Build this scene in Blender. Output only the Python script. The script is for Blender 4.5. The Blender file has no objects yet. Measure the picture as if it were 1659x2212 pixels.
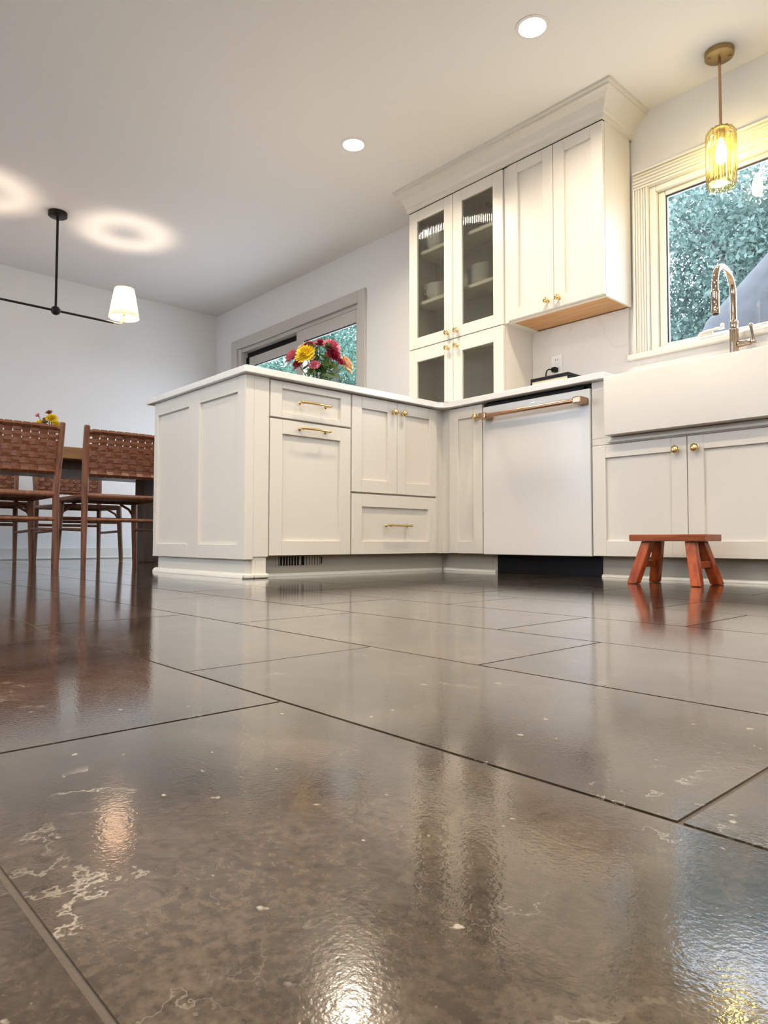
import bpy, bmesh, math, random
import numpy as np
from mathutils import Vector, Matrix
random.seed(7); rng = np.random.default_rng(7)
S = bpy.context.scene
COL = S.collection

# ---------------------------------------------------------------- camera
CAM = Vector((2.4973, -3.3164, 0.1585))
cd = bpy.data.cameras.new('camera'); cam = bpy.data.objects.new('camera', cd); COL.objects.link(cam)
yaw, pit, rol = math.radians(47.672), math.radians(2.3705), math.radians(0.10)
fw = Vector((-math.sin(yaw), math.cos(yaw), 0)); rt = Vector((math.cos(yaw), math.sin(yaw), 0)); up = Vector((0, 0, 1))
F = fw*math.cos(pit) + up*math.sin(pit); U = up*math.cos(pit) - fw*math.sin(pit)
R2 = rt*math.cos(rol) + U*math.sin(rol); U2 = U*math.cos(rol) - rt*math.sin(rol)
m = Matrix((R2, U2, -F)).transposed().to_4x4(); m.translation = CAM
cam.matrix_world = m
cd.sensor_fit = 'HORIZONTAL'; cd.sensor_width = 36.0; cd.lens = 36.0*1494.6/1659
cd.clip_start = 0.02; cd.clip_end = 200
S.camera = cam

# ---------------------------------------------------------------- sky and exposure
W = bpy.data.worlds.new('sky'); S.world = W; W.use_nodes = True
bg = W.node_tree.nodes['Background']; bg.inputs[0].default_value = (0.72, 0.825, 1.0, 1); bg.inputs[1].default_value = 8.0
S.view_settings.view_transform = 'Standard'; S.view_settings.look = 'None'
S.view_settings.exposure = 0.27; S.view_settings.gamma = 1.0; S.view_settings.use_curve_mapping = False
S.cycles.use_denoising = True
S.cycles.max_bounces = 6; S.cycles.diffuse_bounces = 3; S.cycles.glossy_bounces = 3
S.cycles.use_adaptive_sampling = True; S.cycles.adaptive_threshold = 0.07; S.cycles.adaptive_min_samples = 16
S.cycles.transmission_bounces = 8; S.cycles.transparent_max_bounces = 16
S.cycles.light_sampling_threshold = 0.03; S.cycles.caustics_reflective = False; S.cycles.caustics_refractive = False
S.cycles.sample_clamp_indirect = 6.0
LAMP = (1.0, 0.86, 0.655)          # warm white of every lamp in the room
W_DOWN = 12.6
K_DOWN, K_CHAND, K_PEND = 40.0, 650.0, 105.0

# ---------------------------------------------------------------- materials
MATS = {}
def nt(name):
    mt = bpy.data.materials.new(name); mt.use_nodes = True
    n = mt.node_tree; b = n.nodes['Principled BSDF']; MATS[name] = mt
    return mt, n, b
def setp(b, **k):
    for key, v in k.items():
        inp = b.inputs[key.replace('_', ' ')]
        inp.default_value = v if not (isinstance(v, tuple) and len(v) == 3) else (*v, 1)
def plain(name, col, rough=0.5, metal=0.0, spec=0.5, bump=0.0, bscale=60.0, var=0.0, vscale=6.0, **k):
    mt, n, b = nt(name)
    setp(b, Base_Color=col, Roughness=rough, Metallic=metal, Specular_IOR_Level=spec, **k)
    tc = n.nodes.new('ShaderNodeTexCoord')
    if var > 0:
        no = n.nodes.new('ShaderNodeTexNoise'); no.inputs['Scale'].default_value = vscale; no.inputs['Detail'].default_value = 4
        n.links.new(tc.outputs['Object'], no.inputs['Vector'])
        r = n.nodes.new('ShaderNodeMixRGB'); r.blend_type = 'MIX'
        r.inputs[1].default_value = (*[c*(1-var) for c in col], 1); r.inputs[2].default_value = (*[min(1, c*(1+var)) for c in col], 1)
        n.links.new(no.outputs['Fac'], r.inputs[0]); n.links.new(r.outputs[0], b.inputs['Base Color'])
    if bump > 0:
        no2 = n.nodes.new('ShaderNodeTexNoise'); no2.inputs['Scale'].default_value = bscale; no2.inputs['Detail'].default_value = 3
        n.links.new(tc.outputs['Object'], no2.inputs['Vector'])
        bp = n.nodes.new('ShaderNodeBump'); bp.inputs['Strength'].default_value = bump; bp.inputs['Distance'].default_value = 0.002
        n.links.new(no2.outputs['Fac'], bp.inputs['Height']); n.links.new(bp.outputs[0], b.inputs['Normal'])
    return mt
plain('cabinet_paint', (0.745, 0.70, 0.63), 0.34)
plain('trim_paint', (0.80, 0.77, 0.70), 0.38)
plain('wall_paint', (0.87, 0.85, 0.82), 0.7)
plain('ceiling_paint', (0.88, 0.855, 0.82), 0.85)
plain('casing_grey', (0.60, 0.56, 0.51), 0.5, bump=0.02)
plain('toe_board', (0.52, 0.47, 0.38), 0.5, var=0.03)
plain('quartz', (0.84, 0.82, 0.79), 0.18, var=0.02, vscale=9)
plain('white_enamel', (0.745, 0.725, 0.71), 0.22)
plain('fireclay', (0.68, 0.645, 0.605), 0.38)
plain('black_plastic', (0.006, 0.006, 0.009), 0.5, spec=0.2)
plain('black_metal', (0.018, 0.016, 0.016), 0.4, metal=0.6)
plain('brass', (0.78, 0.58, 0.27), 0.17, metal=1.0)
plain('rose_brass', (0.46, 0.28, 0.18), 0.22, metal=1.0)
plain('antique_brass', (0.36, 0.25, 0.11), 0.4, metal=1.0, var=0.15, vscale=30)
plain('nickel', (0.50, 0.40, 0.31), 0.06, metal=1.0)
plain('plate_white', (0.82, 0.81, 0.78), 0.2)
plain('outlet_white', (0.86, 0.85, 0.82), 0.3)
plain('grout', (0.085, 0.066, 0.052), 0.9, bump=0.3, bscale=300)
plain('vase_water_stem', (0.10, 0.17, 0.05), 0.5, var=0.3, vscale=40)
plain('leaf_green', (0.075, 0.14, 0.035), 0.45, var=0.35, vscale=40)
plain('petal_yellow', (0.86, 0.62, 0.02), 0.6, var=0.12, vscale=60)
plain('petal_burgundy', (0.36, 0.022, 0.065), 0.6, var=0.3, vscale=60)
plain('petal_pink', (0.62, 0.16, 0.24), 0.6, var=0.3, vscale=60)
plain('petal_peach', (0.86, 0.60, 0.38), 0.6, var=0.1, vscale=60)
plain('petal_rust', (0.30, 0.11, 0.06), 0.6, var=0.3, vscale=60)
plain('bark', (0.07, 0.07, 0.072), 0.9, bump=0.5, bscale=16, var=0.3, vscale=8)
plain('bounce_ground', (0.52, 0.49, 0.46), 0.9, var=0.12, vscale=2)  # outside ground, set pale as a light reflector
plain('cream_box', (0.62, 0.57, 0.44), 0.5)
plain('rubber', (0.02, 0.018, 0.018), 0.6)
plain('downlight_trim', (0.82, 0.8, 0.77), 0.5)

def wood(name, c1, c2, rough=0.35, scale=14, axis=0):
    mt, n, b = nt(name); setp(b, Roughness=rough)
    tc = n.nodes.new('ShaderNodeTexCoord'); mp = n.nodes.new('ShaderNodeMapping')
    s = [9.0, 9.0, 9.0]; s[axis] = 0.9; mp.inputs['Scale'].default_value = s
    n.links.new(tc.outputs['Object'], mp.inputs['Vector'])
    no = n.nodes.new('ShaderNodeTexNoise'); no.inputs['Scale'].default_value = scale; no.inputs['Detail'].default_value = 6; no.inputs['Distortion'].default_value = 0.6
    n.links.new(mp.outputs[0], no.inputs['Vector'])
    cr = n.nodes.new('ShaderNodeValToRGB'); cr.color_ramp.elements[0].position = 0.32; cr.color_ramp.elements[1].position = 0.68
    cr.color_ramp.elements[0].color = (*c1, 1); cr.color_ramp.elements[1].color = (*c2, 1)
    n.links.new(no.outputs['Fac'], cr.inputs[0]); n.links.new(cr.outputs[0], b.inputs['Base Color'])
    bp = n.nodes.new('ShaderNodeBump'); bp.inputs['Strength'].default_value = 0.08; bp.inputs['Distance'].default_value = 0.002
    n.links.new(no.outputs['Fac'], bp.inputs['Height']); n.links.new(bp.outputs[0], b.inputs['Normal'])
wood('stool_wood', (0.17, 0.030, 0.006), (0.36, 0.085, 0.016), 0.3, 5, 0)
wood('stool_leg_wood', (0.20, 0.022, 0.004), (0.46, 0.085, 0.012), 0.3, 4, 2)
wood('chair_wood', (0.13, 0.045, 0.022), (0.24, 0.09, 0.042), 0.4, 5, 2)
wood('table_wood', (0.22, 0.115, 0.045), (0.33, 0.18, 0.075), 0.4, 3, 1)
wood('table_dark_wood', (0.045, 0.028, 0.02), (0.085, 0.052, 0.036), 0.4, 3, 2)
wood('maple_underside', (0.46, 0.24, 0.09), (0.62, 0.35, 0.15), 0.45, 4, 0)
plain('leather', (0.165, 0.055, 0.024), 0.45, var=0.22, vscale=35, bump=0.1, bscale=250)

def tile_mat():
    mt, n, b = nt('floor_tile'); L = n.links.new
    tc = n.nodes.new('ShaderNodeTexCoord'); oi = n.nodes.new('ShaderNodeObjectInfo')
    cm = n.nodes.new('ShaderNodeCombineXYZ')
    for i, k in enumerate((37.0, 71.0, 13.0)):
        mu = n.nodes.new('ShaderNodeMath'); mu.operation = 'MULTIPLY'; mu.inputs[1].default_value = k
        L(oi.outputs['Random'], mu.inputs[0]); L(mu.outputs[0], cm.inputs[i])
    ad = n.nodes.new('ShaderNodeVectorMath'); ad.operation = 'ADD'; L(tc.outputs['Object'], ad.inputs[0]); L(cm.outputs[0], ad.inputs[1])
    P = ad.outputs[0]
    def noise(sc, det=4, dist=0.0, rough=0.55):
        q = n.nodes.new('ShaderNodeTexNoise'); q.inputs['Scale'].default_value = sc; q.inputs['Detail'].default_value = det
        q.inputs['Distortion'].default_value = dist; q.inputs['Roughness'].default_value = rough; L(P, q.inputs['Vector']); return q
    def ramp(src, stops):
        r = n.nodes.new('ShaderNodeValToRGB'); e = r.color_ramp.elements
        while len(e) < len(stops): e.new(0.5)
        for i, (p, c) in enumerate(stops): e[i].position = p; e[i].color = (*c, 1) if len(c) == 3 else c
        L(src, r.inputs[0]); return r
    big = noise(3.2, 3, 0.6); mid = noise(8.0, 6, 0.8); sm = n.nodes.new('ShaderNodeMath'); sm.operation = 'MULTIPLY_ADD'; sm.inputs[1].default_value = 0.65
    hf = n.nodes.new('ShaderNodeMath'); hf.operation = 'MULTIPLY'; hf.inputs[1].default_value = 0.35; L(mid.outputs['Fac'], hf.inputs[0])
    L(big.outputs['Fac'], sm.inputs[0]); L(hf.outputs[0], sm.inputs[2])
    base = ramp(sm.outputs[0], [(0.36, (0.018, 0.0125, 0.0085)), (0.5, (0.040, 0.0285, 0.0195)), (0.64, (0.082, 0.061, 0.043))])
    fine = ramp(noise(190, 4).outputs['Fac'], [(0.33, (0.62, 0.62, 0.62)), (0.67, (1.45, 1.45, 1.45))])
    mx = n.nodes.new('ShaderNodeMixRGB'); mx.blend_type = 'MULTIPLY'; mx.inputs[0].default_value = 1; L(base.outputs[0], mx.inputs[1]); L(fine.outputs[0], mx.inputs[2])
    # white calcite veins: thin iso-lines of a distorted noise, broken up by another
    def vein(sc, width, det, dist):
        q = noise(sc, det, dist, 0.6); sb = n.nodes.new('ShaderNodeMath'); sb.operation = 'SUBTRACT'; sb.inputs[1].default_value = 0.5; L(q.outputs['Fac'], sb.inputs[0])
        ab = n.nodes.new('ShaderNodeMath'); ab.operation = 'ABSOLUTE'; L(sb.outputs[0], ab.inputs[0])
        return ramp(ab.outputs[0], [(0.0, (1, 1, 1)), (width, (0, 0, 0))])
    v1 = vein(2.6, 0.0024, 8, 0.1); v2 = vein(8.0, 0.0028, 6, 0.1)
    br = ramp(noise(7.5, 3).outputs['Fac'], [(0.48, (0, 0, 0)), (0.62, (1, 1, 1))])
    br2 = ramp(noise(5.5, 4).outputs['Fac'], [(0.55, (0, 0, 0)), (0.70, (1, 1, 1))])
    def mulc(a, c):
        q = n.nodes.new('ShaderNodeMixRGB'); q.blend_type = 'MULTIPLY'; q.inputs[0].default_value = 1; L(a.outputs[0], q.inputs[1]); L(c.outputs[0], q.inputs[2]); return q
    def addc(a, c):
        q = n.nodes.new('ShaderNodeMixRGB'); q.blend_type = 'ADD'; q.inputs[0].default_value = 1; L(a.outputs[0], q.inputs[1]); L(c.outputs[0], q.inputs[2]); return q
    sp = ramp(noise(75, 2).outputs['Fac'], [(0.71, (0, 0, 0)), (0.76, (1, 1, 1))])
    vv = addc(addc(mulc(v1, br), mulc(v2, br2)), sp)
    m2 = n.nodes.new('ShaderNodeMixRGB'); L(vv.outputs[0], m2.inputs[0]); L(mx.outputs[0], m2.inputs[1]); m2.inputs[2].default_value = (0.30, 0.26, 0.215, 1)
    L(m2.outputs[0], b.inputs['Base Color'])
    rr = ramp(noise(22, 4).outputs['Fac'], [(0.3, (0.12, 0.12, 0.12)), (0.7, (0.22, 0.22, 0.22))]); L(rr.outputs[0], b.inputs['Roughness'])
    setp(b, Specular_IOR_Level=0.22, Coat_Weight=1.0, Coat_Roughness=0.05, Coat_IOR=1.37)
    bp = n.nodes.new('ShaderNodeBump'); bp.inputs['Strength'].default_value = 0.10; bp.inputs['Distance'].default_value = 0.0008
    L(noise(330, 2).outputs['Fac'], bp.inputs['Height'])
    bp2 = n.nodes.new('ShaderNodeBump'); bp2.inputs['Strength'].default_value = 0.02; bp2.inputs['Distance'].default_value = 0.003
    L(noise(14, 2).outputs['Fac'], bp2.inputs['Height']); L(bp.outputs[0], bp2.inputs['Normal']); L(bp2.outputs[0], b.inputs['Normal']); L(bp2.outputs[0], b.inputs['Coat Normal'])
tile_mat()

def splash_mat():
    mt, n, b = nt('splash_slab'); L = n.links.new; setp(b, Roughness=0.25)
    tc = n.nodes.new('ShaderNodeTexCoord')
    q = n.nodes.new('ShaderNodeTexNoise'); q.inputs['Scale'].default_value = 2.3; q.inputs['Detail'].default_value = 5; q.inputs['Distortion'].default_value = 1.2
    L(tc.outputs['Object'], q.inputs['Vector'])
    r = n.nodes.new('ShaderNodeValToRGB'); e = r.color_ramp.elements
    e[0].position = 0.48; e[0].color = (0.78, 0.75, 0.71, 1); e[1].position = 0.5; e[1].color = (0.735, 0.70, 0.655, 1); x = e.new(0.525); x.color = (0.78, 0.75, 0.71, 1)
    L(q.outputs['Fac'], r.inputs[0]); L(r.outputs[0], b.inputs['Base Color'])
splash_mat()

def glass_like(name, tint, refl_rough=0.0, haze=0.0, haze_col=(1, 1, 1), ior=1.45, edge=None):
    mt = bpy.data.materials.new(name); mt.use_nodes = True; MATS[name] = mt; n = mt.node_tree; L = n.links.new
    n.nodes.remove(n.nodes['Principled BSDF']); out = n.nodes['Material Output']
    tr = n.nodes.new('ShaderNodeBsdfTransparent'); tr.inputs[0].default_value = (*tint, 1)
    gl = n.nodes.new('ShaderNodeBsdfGlossy'); gl.inputs['Roughness'].default_value = refl_rough
    fr = n.nodes.new('ShaderNodeFresnel'); ge = n.nodes.new('ShaderNodeNewGeometry')
    ma = n.nodes.new('ShaderNodeMath'); ma.operation = 'MULTIPLY_ADD'; ma.inputs[1].default_value = 1/ior-ior; ma.inputs[2].default_value = ior
    L(ge.outputs['Backfacing'], ma.inputs[0]); L(ma.outputs[0], fr.inputs[0])      # same reflectance from either side of the thin pane
    mix = n.nodes.new('ShaderNodeMixShader'); cur = tr
    if edge:        # longer path through the glass where it curves away: deeper colour
        lw = n.nodes.new('ShaderNodeLayerWeight'); lw.inputs[0].default_value = 0.5; cm = n.nodes.new('ShaderNodeMixRGB')
        L(lw.outputs['Facing'], cm.inputs[0]); cm.inputs[1].default_value = (*tint, 1); cm.inputs[2].default_value = (*edge, 1); L(cm.outputs[0], tr.inputs[0])
    if haze > 0:
        df = n.nodes.new('ShaderNodeBsdfTranslucent'); df.inputs[0].default_value = (*haze_col, 1)
        dd = n.nodes.new('ShaderNodeBsdfDiffuse'); dd.inputs[0].default_value = (*haze_col, 1)
        m1 = n.nodes.new('ShaderNodeMixShader'); m1.inputs[0].default_value = 0.5; L(df.outputs[0], m1.inputs[1]); L(dd.outputs[0], m1.inputs[2])
        m0 = n.nodes.new('ShaderNodeMixShader'); m0.inputs[0].default_value = haze; L(tr.outputs[0], m0.inputs[1]); L(m1.outputs[0], m0.inputs[2]); cur = m0
    L(fr.outputs[0], mix.inputs[0]); L(cur.outputs[0], mix.inputs[1]); L(gl.outputs[0], mix.inputs[2]); L(mix.outputs[0], out.inputs[0])
glass_like('window_glass', (0.95, 0.965, 0.965), 0.0)
def reeded():
    mt = bpy.data.materials.new('reeded_glass'); mt.use_nodes = True; MATS['reeded_glass'] = mt; n = mt.node_tree; L = n.links.new
    n.nodes.remove(n.nodes['Principled BSDF']); out = n.nodes['Material Output']
    tr = n.nodes.new('ShaderNodeBsdfTransparent'); tr.inputs[0].default_value = (0.87, 0.89, 0.83, 1)
    rf = n.nodes.new('ShaderNodeBsdfRefraction'); rf.inputs['Color'].default_value = (0.87, 0.89, 0.83, 1); rf.inputs['Roughness'].default_value = 0.04; rf.inputs['IOR'].default_value = 1.18
    gl = n.nodes.new('ShaderNodeBsdfGlossy'); gl.inputs['Roughness'].default_value = 0.05
    m1 = n.nodes.new('ShaderNodeMixShader'); m1.inputs[0].default_value = 0.55; L(tr.outputs[0], m1.inputs[1]); L(rf.outputs[0], m1.inputs[2])
    m2 = n.nodes.new('ShaderNodeMixShader'); m2.inputs[0].default_value = 0.10; L(m1.outputs[0], m2.inputs[1]); L(gl.outputs[0], m2.inputs[2]); L(m2.outputs[0], out.inputs[0])
reeded()
glass_like('vase_glass', (0.86, 0.93, 0.88), 0.0, 0.0)
glass_like('amber_glass', (0.95, 0.89, 0.68), 0.03, 0.05, (0.85, 0.74, 0.40), 1.6, (0.30, 0.25, 0.07))

def shade_mat():
    mt = bpy.data.materials.new('pleated_shade'); mt.use_nodes = True; MATS['pleated_shade'] = mt; n = mt.node_tree; L = n.links.new
    n.nodes.remove(n.nodes['Principled BSDF']); out = n.nodes['Material Output']
    a = n.nodes.new('ShaderNodeBsdfTranslucent'); a.inputs[0].default_value = (0.19, 0.135, 0.105, 1)
    d = n.nodes.new('ShaderNodeBsdfDiffuse'); d.inputs[0].default_value = (0.60, 0.54, 0.48, 1)
    mx = n.nodes.new('ShaderNodeMixShader'); mx.inputs[0].default_value = 0.55; L(a.outputs[0], mx.inputs[1]); L(d.outputs[0], mx.inputs[2]); L(mx.outputs[0], out.inputs[0])
shade_mat()
def emit(name, col, st):
    mt = bpy.data.materials.new(name); mt.use_nodes = True; MATS[name] = mt; n = mt.node_tree
    n.nodes.remove(n.nodes['Principled BSDF']); e = n.nodes.new('ShaderNodeEmission'); e.inputs[0].default_value = (*col, 1); e.inputs[1].default_value = st
    n.links.new(e.outputs[0], n.nodes['Material Output'].inputs[0])
emit('downlight_lens', LAMP, K_DOWN); MATS['downlight_lens'].cycles.emission_sampling = 'NONE'; emit('chandelier_bulb', (1, 0.83, 0.66), K_CHAND); emit('pendant_bulb', (1, 0.86, 0.52), K_PEND)
def leaf_mat(name, c1, c2, tr=0.4):
    mt = bpy.data.materials.new(name); mt.use_nodes = True; MATS[name] = mt; n = mt.node_tree; L = n.links.new
    n.nodes.remove(n.nodes['Principled BSDF']); out = n.nodes['Material Output']
    g = n.nodes.new('ShaderNodeNewGeometry'); r = n.nodes.new('ShaderNodeValToRGB')
    r.color_ramp.elements[0].color = (*c1, 1); r.color_ramp.elements[1].color = (*c2, 1); L(g.outputs['Random Per Island'], r.inputs[0])
    a = n.nodes.new('ShaderNodeBsdfTranslucent'); d = n.nodes.new('ShaderNodeBsdfDiffuse'); L(r.outputs[0], a.inputs[0]); L(r.outputs[0], d.inputs[0])
    mx = n.nodes.new('ShaderNodeMixShader'); mx.inputs[0].default_value = 1-tr; L(a.outputs[0], mx.inputs[1]); L(d.outputs[0], mx.inputs[2]); L(mx.outputs[0], out.inputs[0])
leaf_mat('foliage_teal', (0.055, 0.095, 0.08), (0.235, 0.315, 0.275))
leaf_mat('foliage_green', (0.065, 0.12, 0.075), (0.27, 0.36, 0.235))
leaf_mat('foliage_mint', (0.04, 0.105, 0.075), (0.225, 0.365, 0.285))

# ---------------------------------------------------------------- mesh helpers
class MB:
    def __init__(s): s.bm = bmesh.new()
    def box(s, x0, x1, y0, y1, z0, z1, bev=0.0, seg=1):
        x0, x1 = min(x0, x1), max(x0, x1); y0, y1 = min(y0, y1), max(y0, y1); z0, z1 = min(z0, z1), max(z0, z1)
        v = [s.bm.verts.new(c) for c in ((x0,y0,z0),(x1,y0,z0),(x1,y1,z0),(x0,y1,z0),(x0,y0,z1),(x1,y0,z1),(x1,y1,z1),(x0,y1,z1))]
        fs = [s.bm.faces.new([v[i] for i in q]) for q in ((3,2,1,0),(4,5,6,7),(0,1,5,4),(1,2,6,5),(2,3,7,6),(3,0,4,7))]
        if bev > 0:
            es = list({e for f in fs for e in f.edges})
            bmesh.ops.bevel(s.bm, geom=es, offset=bev, segments=seg, profile=0.5, affect='EDGES')
        return s
    def poly(s, pts, z0, z1, bev=0.0, seg=2):
        a = [s.bm.verts.new((x, y, z0)) for x, y in pts]; b = [s.bm.verts.new((x, y, z1)) for x, y in pts]; n = len(pts)
        top = s.bm.faces.new(b); bot = s.bm.faces.new(a[::-1])
        for i in range(n): s.bm.faces.new((a[i], a[(i+1) % n], b[(i+1) % n], b[i]))
        if bev > 0:
            bmesh.ops.bevel(s.bm, geom=list(top.edges)+list(bot.edges), offset=bev, segments=seg, profile=0.5, affect='EDGES')
        return s
    def rings(s, rings, closed=True, cap0=True, cap1=True):
        vr = [[s.bm.verts.new(p) for p in r] for r in rings]; n = len(vr[0])
        for i in range(len(vr)-1):
            for j in range(n if closed else n-1):
                s.bm.faces.new((vr[i][j], vr[i][(j+1) % n], vr[i+1][(j+1) % n], vr[i+1][j]))
        if closed and cap0: s.bm.faces.new(vr[0][::-1])
        if closed and cap1: s.bm.faces.new(vr[-1])
        return s
    def lathe(s, prof, c=(0,0,0), axis='Z', n=24, flute=0.0, nf=0, cap0=True, cap1=True):
        rs = []
        for r, h in prof:
            ring = []
            for j in range(n):
                a = 2*math.pi*j/n; rr = (r*(1-flute*(1-abs(math.sin(nf*a/2)))) if flute > 0.1 else r*(1+flute*math.cos(nf*a))) if nf else r
                p = (rr*math.cos(a), rr*math.sin(a), h)
                if axis == 'X': p = (p[2], p[0], p[1])
                elif axis == '-Y': p = (p[0], -p[2], p[1])
                elif axis == 'Y': p = (p[1], p[2], p[0])
                ring.append((c[0]+p[0], c[1]+p[1], c[2]+p[2]))
            rs.append(ring)
        return s.rings(rs, True, cap0, cap1)
    def tube(s, pts, r, n=10, cap=True):
        pts = [Vector(p) for p in pts]; rad = r if isinstance(r, (list, tuple)) else [r]*len(pts)
        rs = []; ref = None
        for i, p in enumerate(pts):
            t = (pts[min(i+1, len(pts)-1)] - pts[max(i-1, 0)]).normalized()
            if ref is None:
                ref = Vector((0, 0, 1)) if abs(t.z) < 0.9 else Vector((1, 0, 0))
            a = t.cross(ref).normalized(); b = a.cross(t).normalized(); ref = b
            rs.append([p + a*rad[i]*math.cos(2*math.pi*j/n) + b*rad[i]*math.sin(2*math.pi*j/n) for j in range(n)])
        return s.rings(rs, True, cap, cap)
    def beam(s, p0, p1, w, d, ref=(1, 0, 0), w1=None, d1=None, bev=0.0):
        p0, p1 = Vector(p0), Vector(p1); t = (p1-p0).normalized(); a = Vector(ref); a = (a - t*a.dot(t)).normalized(); b = t.cross(a)
        w1 = w if w1 is None else w1; d1 = d if d1 is None else d1
        rs = []
        for p, ww, dd in ((p0, w, d), (p1, w1, d1)):
            if abs(t.z) > 0.6:   # cut the ends level
                A = a - t*(a.z/t.z); B = b - t*(b.z/t.z)
            else: A, B = a, b
            rs.append([p + A*ww/2*i + B*dd/2*j for i, j in ((-1,-1),(1,-1),(1,1),(-1,1))])
        k = len(s.bm.edges); s.rings(rs)
        if bev > 0:
            s.bm.edges.ensure_lookup_table()
            bmesh.ops.bevel(s.bm, geom=[s.bm.edges[i] for i in range(k, len(s.bm.edges))], offset=bev, segments=2, profile=0.5, affect='EDGES')
        return s
    def sphere(s, c, r, sc=(1, 1, 1), u=16, v=10):
        mt = Matrix.Translation(c) @ Matrix.Diagonal((r*sc[0], r*sc[1], r*sc[2], 1))
        bmesh.ops.create_uvsphere(s.bm, u_segments=u, v_segments=v, radius=1, matrix=mt); return s
    def build(s, name, mat, parent=None, smooth=False, loc=None):
        bmesh.ops.recalc_face_normals(s.bm, faces=s.bm.faces)
        if loc is None and parent is not None:
            r = parent
            while r.parent: r = r.parent
            off = Vector(r.location) if r.get('_world') else Vector()
        else: off = Vector(loc) if loc is not None else Vector()
        if off.length: bmesh.ops.translate(s.bm, verts=s.bm.verts, vec=-off)
        me = bpy.data.meshes.new(name); s.bm.to_mesh(me); s.bm.free()
        me.materials.append(MATS[mat] if isinstance(mat, str) else mat)
        if smooth:
            me.shade_smooth()
            if smooth != 'all': me.set_sharp_from_angle(angle=math.radians(40))
        o = bpy.data.objects.new(name, me); COL.objects.link(o)
        if parent is not None: o.parent = parent
        else: o.location = off
        return o
def tag(o, label, cat, group=None, kind=None):
    o['label'] = label; o['category'] = cat
    if group: o['group'] = group
    if kind: o['kind'] = kind
    return o
def thing(name, label, cat, loc=(0, 0, 0), group=None, kind=None, world=True):
    o = bpy.data.objects.new(name, None); COL.objects.link(o); o.location = loc; o.empty_display_size = 0.05
    if world: o['_world'] = 1          # parts are given in world coordinates
    return tag(o, label, cat, group, kind)
def struct(mb, name, mat, label, cat, smooth=False): return tag(mb.build(name, mat, smooth=smooth), label, cat, kind='structure')

# ---------------------------------------------------------------- measures
ZC = 2.361                       # ceiling
Z0, ZU, ZT = 0.0926, 0.8536, 0.8826   # cabinet bottom, counter underside, counter top
XW, XR, YB = -3.598, 4.3, -5.4   # left wall, right wall, wall behind
YF = -0.62                       # sink run door fronts (peninsula door fronts lie in X = 0)

# ---------------------------------------------------------------- floor: slab of grout with single tiles
floor = struct(MB().box(XW-0.1, XR+0.1, YB-0.1, 0.12, -0.08, -0.0014), 'floor', 'grout', 'dark brown polished stone tile floor with thin grout joints', 'floor')
TX, TY, G = 0.602, 0.2985, 0.0038
tile_me = None
r0 = -int(math.ceil((2.926+YB*-1)/TY))
ys = -2.926
k = 0
row = -9
while True:
    y0 = ys + row*TY
    if y0 > -0.02: break
    if y0 + TY > YB:
        xoff = 1.112 if row % 2 == 0 else 1.317
        i0 = int(math.floor((XW - xoff)/TX)); i1 = int(math.ceil((XR - xoff)/TX))
        for i in range(i0, i1):
            x0 = xoff + i*TX; x1 = x0 + TX; a0, a1 = max(x0, XW), min(x1, XR); b0, b1 = max(y0, YB), min(y0+TY, 0)
            if a1-a0 < 0.03 or b1-b0 < 0.03: continue
            if a0 > -0.86 and a1 < -0.1 and b0 > -1.75: continue      # wholly under the peninsula
            if b0 > -0.5 and a0 > -0.86: continue                     # wholly under the sink run
            full = (a1-a0 > TX-1e-6) and (b1-b0 > TY-1e-6)
            if full and tile_me: 
                o = bpy.data.objects.new('tile', tile_me); COL.objects.link(o)
            else:
                w, d = (a1-a0-G)/2, (b1-b0-G)/2
                o = MB().box(-w, w, -d, d, -0.012, 0).build('tile', 'floor_tile', loc=(0, 0, 0))
                if full: tile_me = o.data
            o.location = ((a0+a1)/2, (b0+b1)/2, random.uniform(-0.0003, 0.0)); o.parent = floor; k += 1
    row += 1

# ---------------------------------------------------------------- walls, ceiling
WX0, WX1, WZ0, WZ1 = 0.85, 1.75, 1.107, 1.955       # window rough opening
DX0, DX1, DZ1 = -3.185, -1.43, 1.955                # sliding door rough opening
mb = MB(); T = 0.14
for a in ((XW-0.1, DX0, 0, ZC), (DX0, DX1, DZ1, ZC), (DX1, WX0, 0, ZC), (WX0, WX1, 0, WZ0), (WX0, WX1, WZ1, ZC), (WX1, XR+0.1, 0, ZC)):
    mb.box(a[0], a[1], 0, T, a[2], a[3])
struct(mb, 'wall_back', 'wall_paint', 'warm white wall behind the cabinets with window and sliding door', 'wall')
struct(MB().box(XW-0.1, XW, YB, 0, 0, ZC), 'wall_left', 'wall_paint', 'plain pale wall at the end of the dining area', 'wall')
RW = (-4.3, -2.5, 0.95, 2.1); BW = (0.35, 1.85, 0.95, 2.08)     # openings added out of view to let in more daylight: side and behind viewer
mb = MB()
for q in ((YB, RW[0], 0, ZC), (RW[1], 0, 0, ZC), (RW[0], RW[1], 0, RW[2]), (RW[0], RW[1], RW[3], ZC)): mb.box(XR, XR+0.1, q[0], q[1], q[2], q[3])
struct(mb, 'wall_right', 'wall_paint', 'plain pale kitchen wall on the right, out of view', 'wall')
mb = MB()
DW_ = (-3.2, -1.5, 0.55, 2.08)  # dining-side opening, also added out of view for daylight
for q in ((XW-0.1, DW_[0], 0, ZC), (DW_[1], BW[0], 0, ZC), (DW_[0], DW_[1], 0, DW_[2]), (DW_[0], DW_[1], DW_[3], ZC), (BW[1], XR+0.1, 0, ZC), (BW[0], BW[1], 0, BW[2]), (BW[0], BW[1], BW[3], ZC)): mb.box(q[0], q[1], YB-0.1, YB, q[2], q[3])
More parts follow.
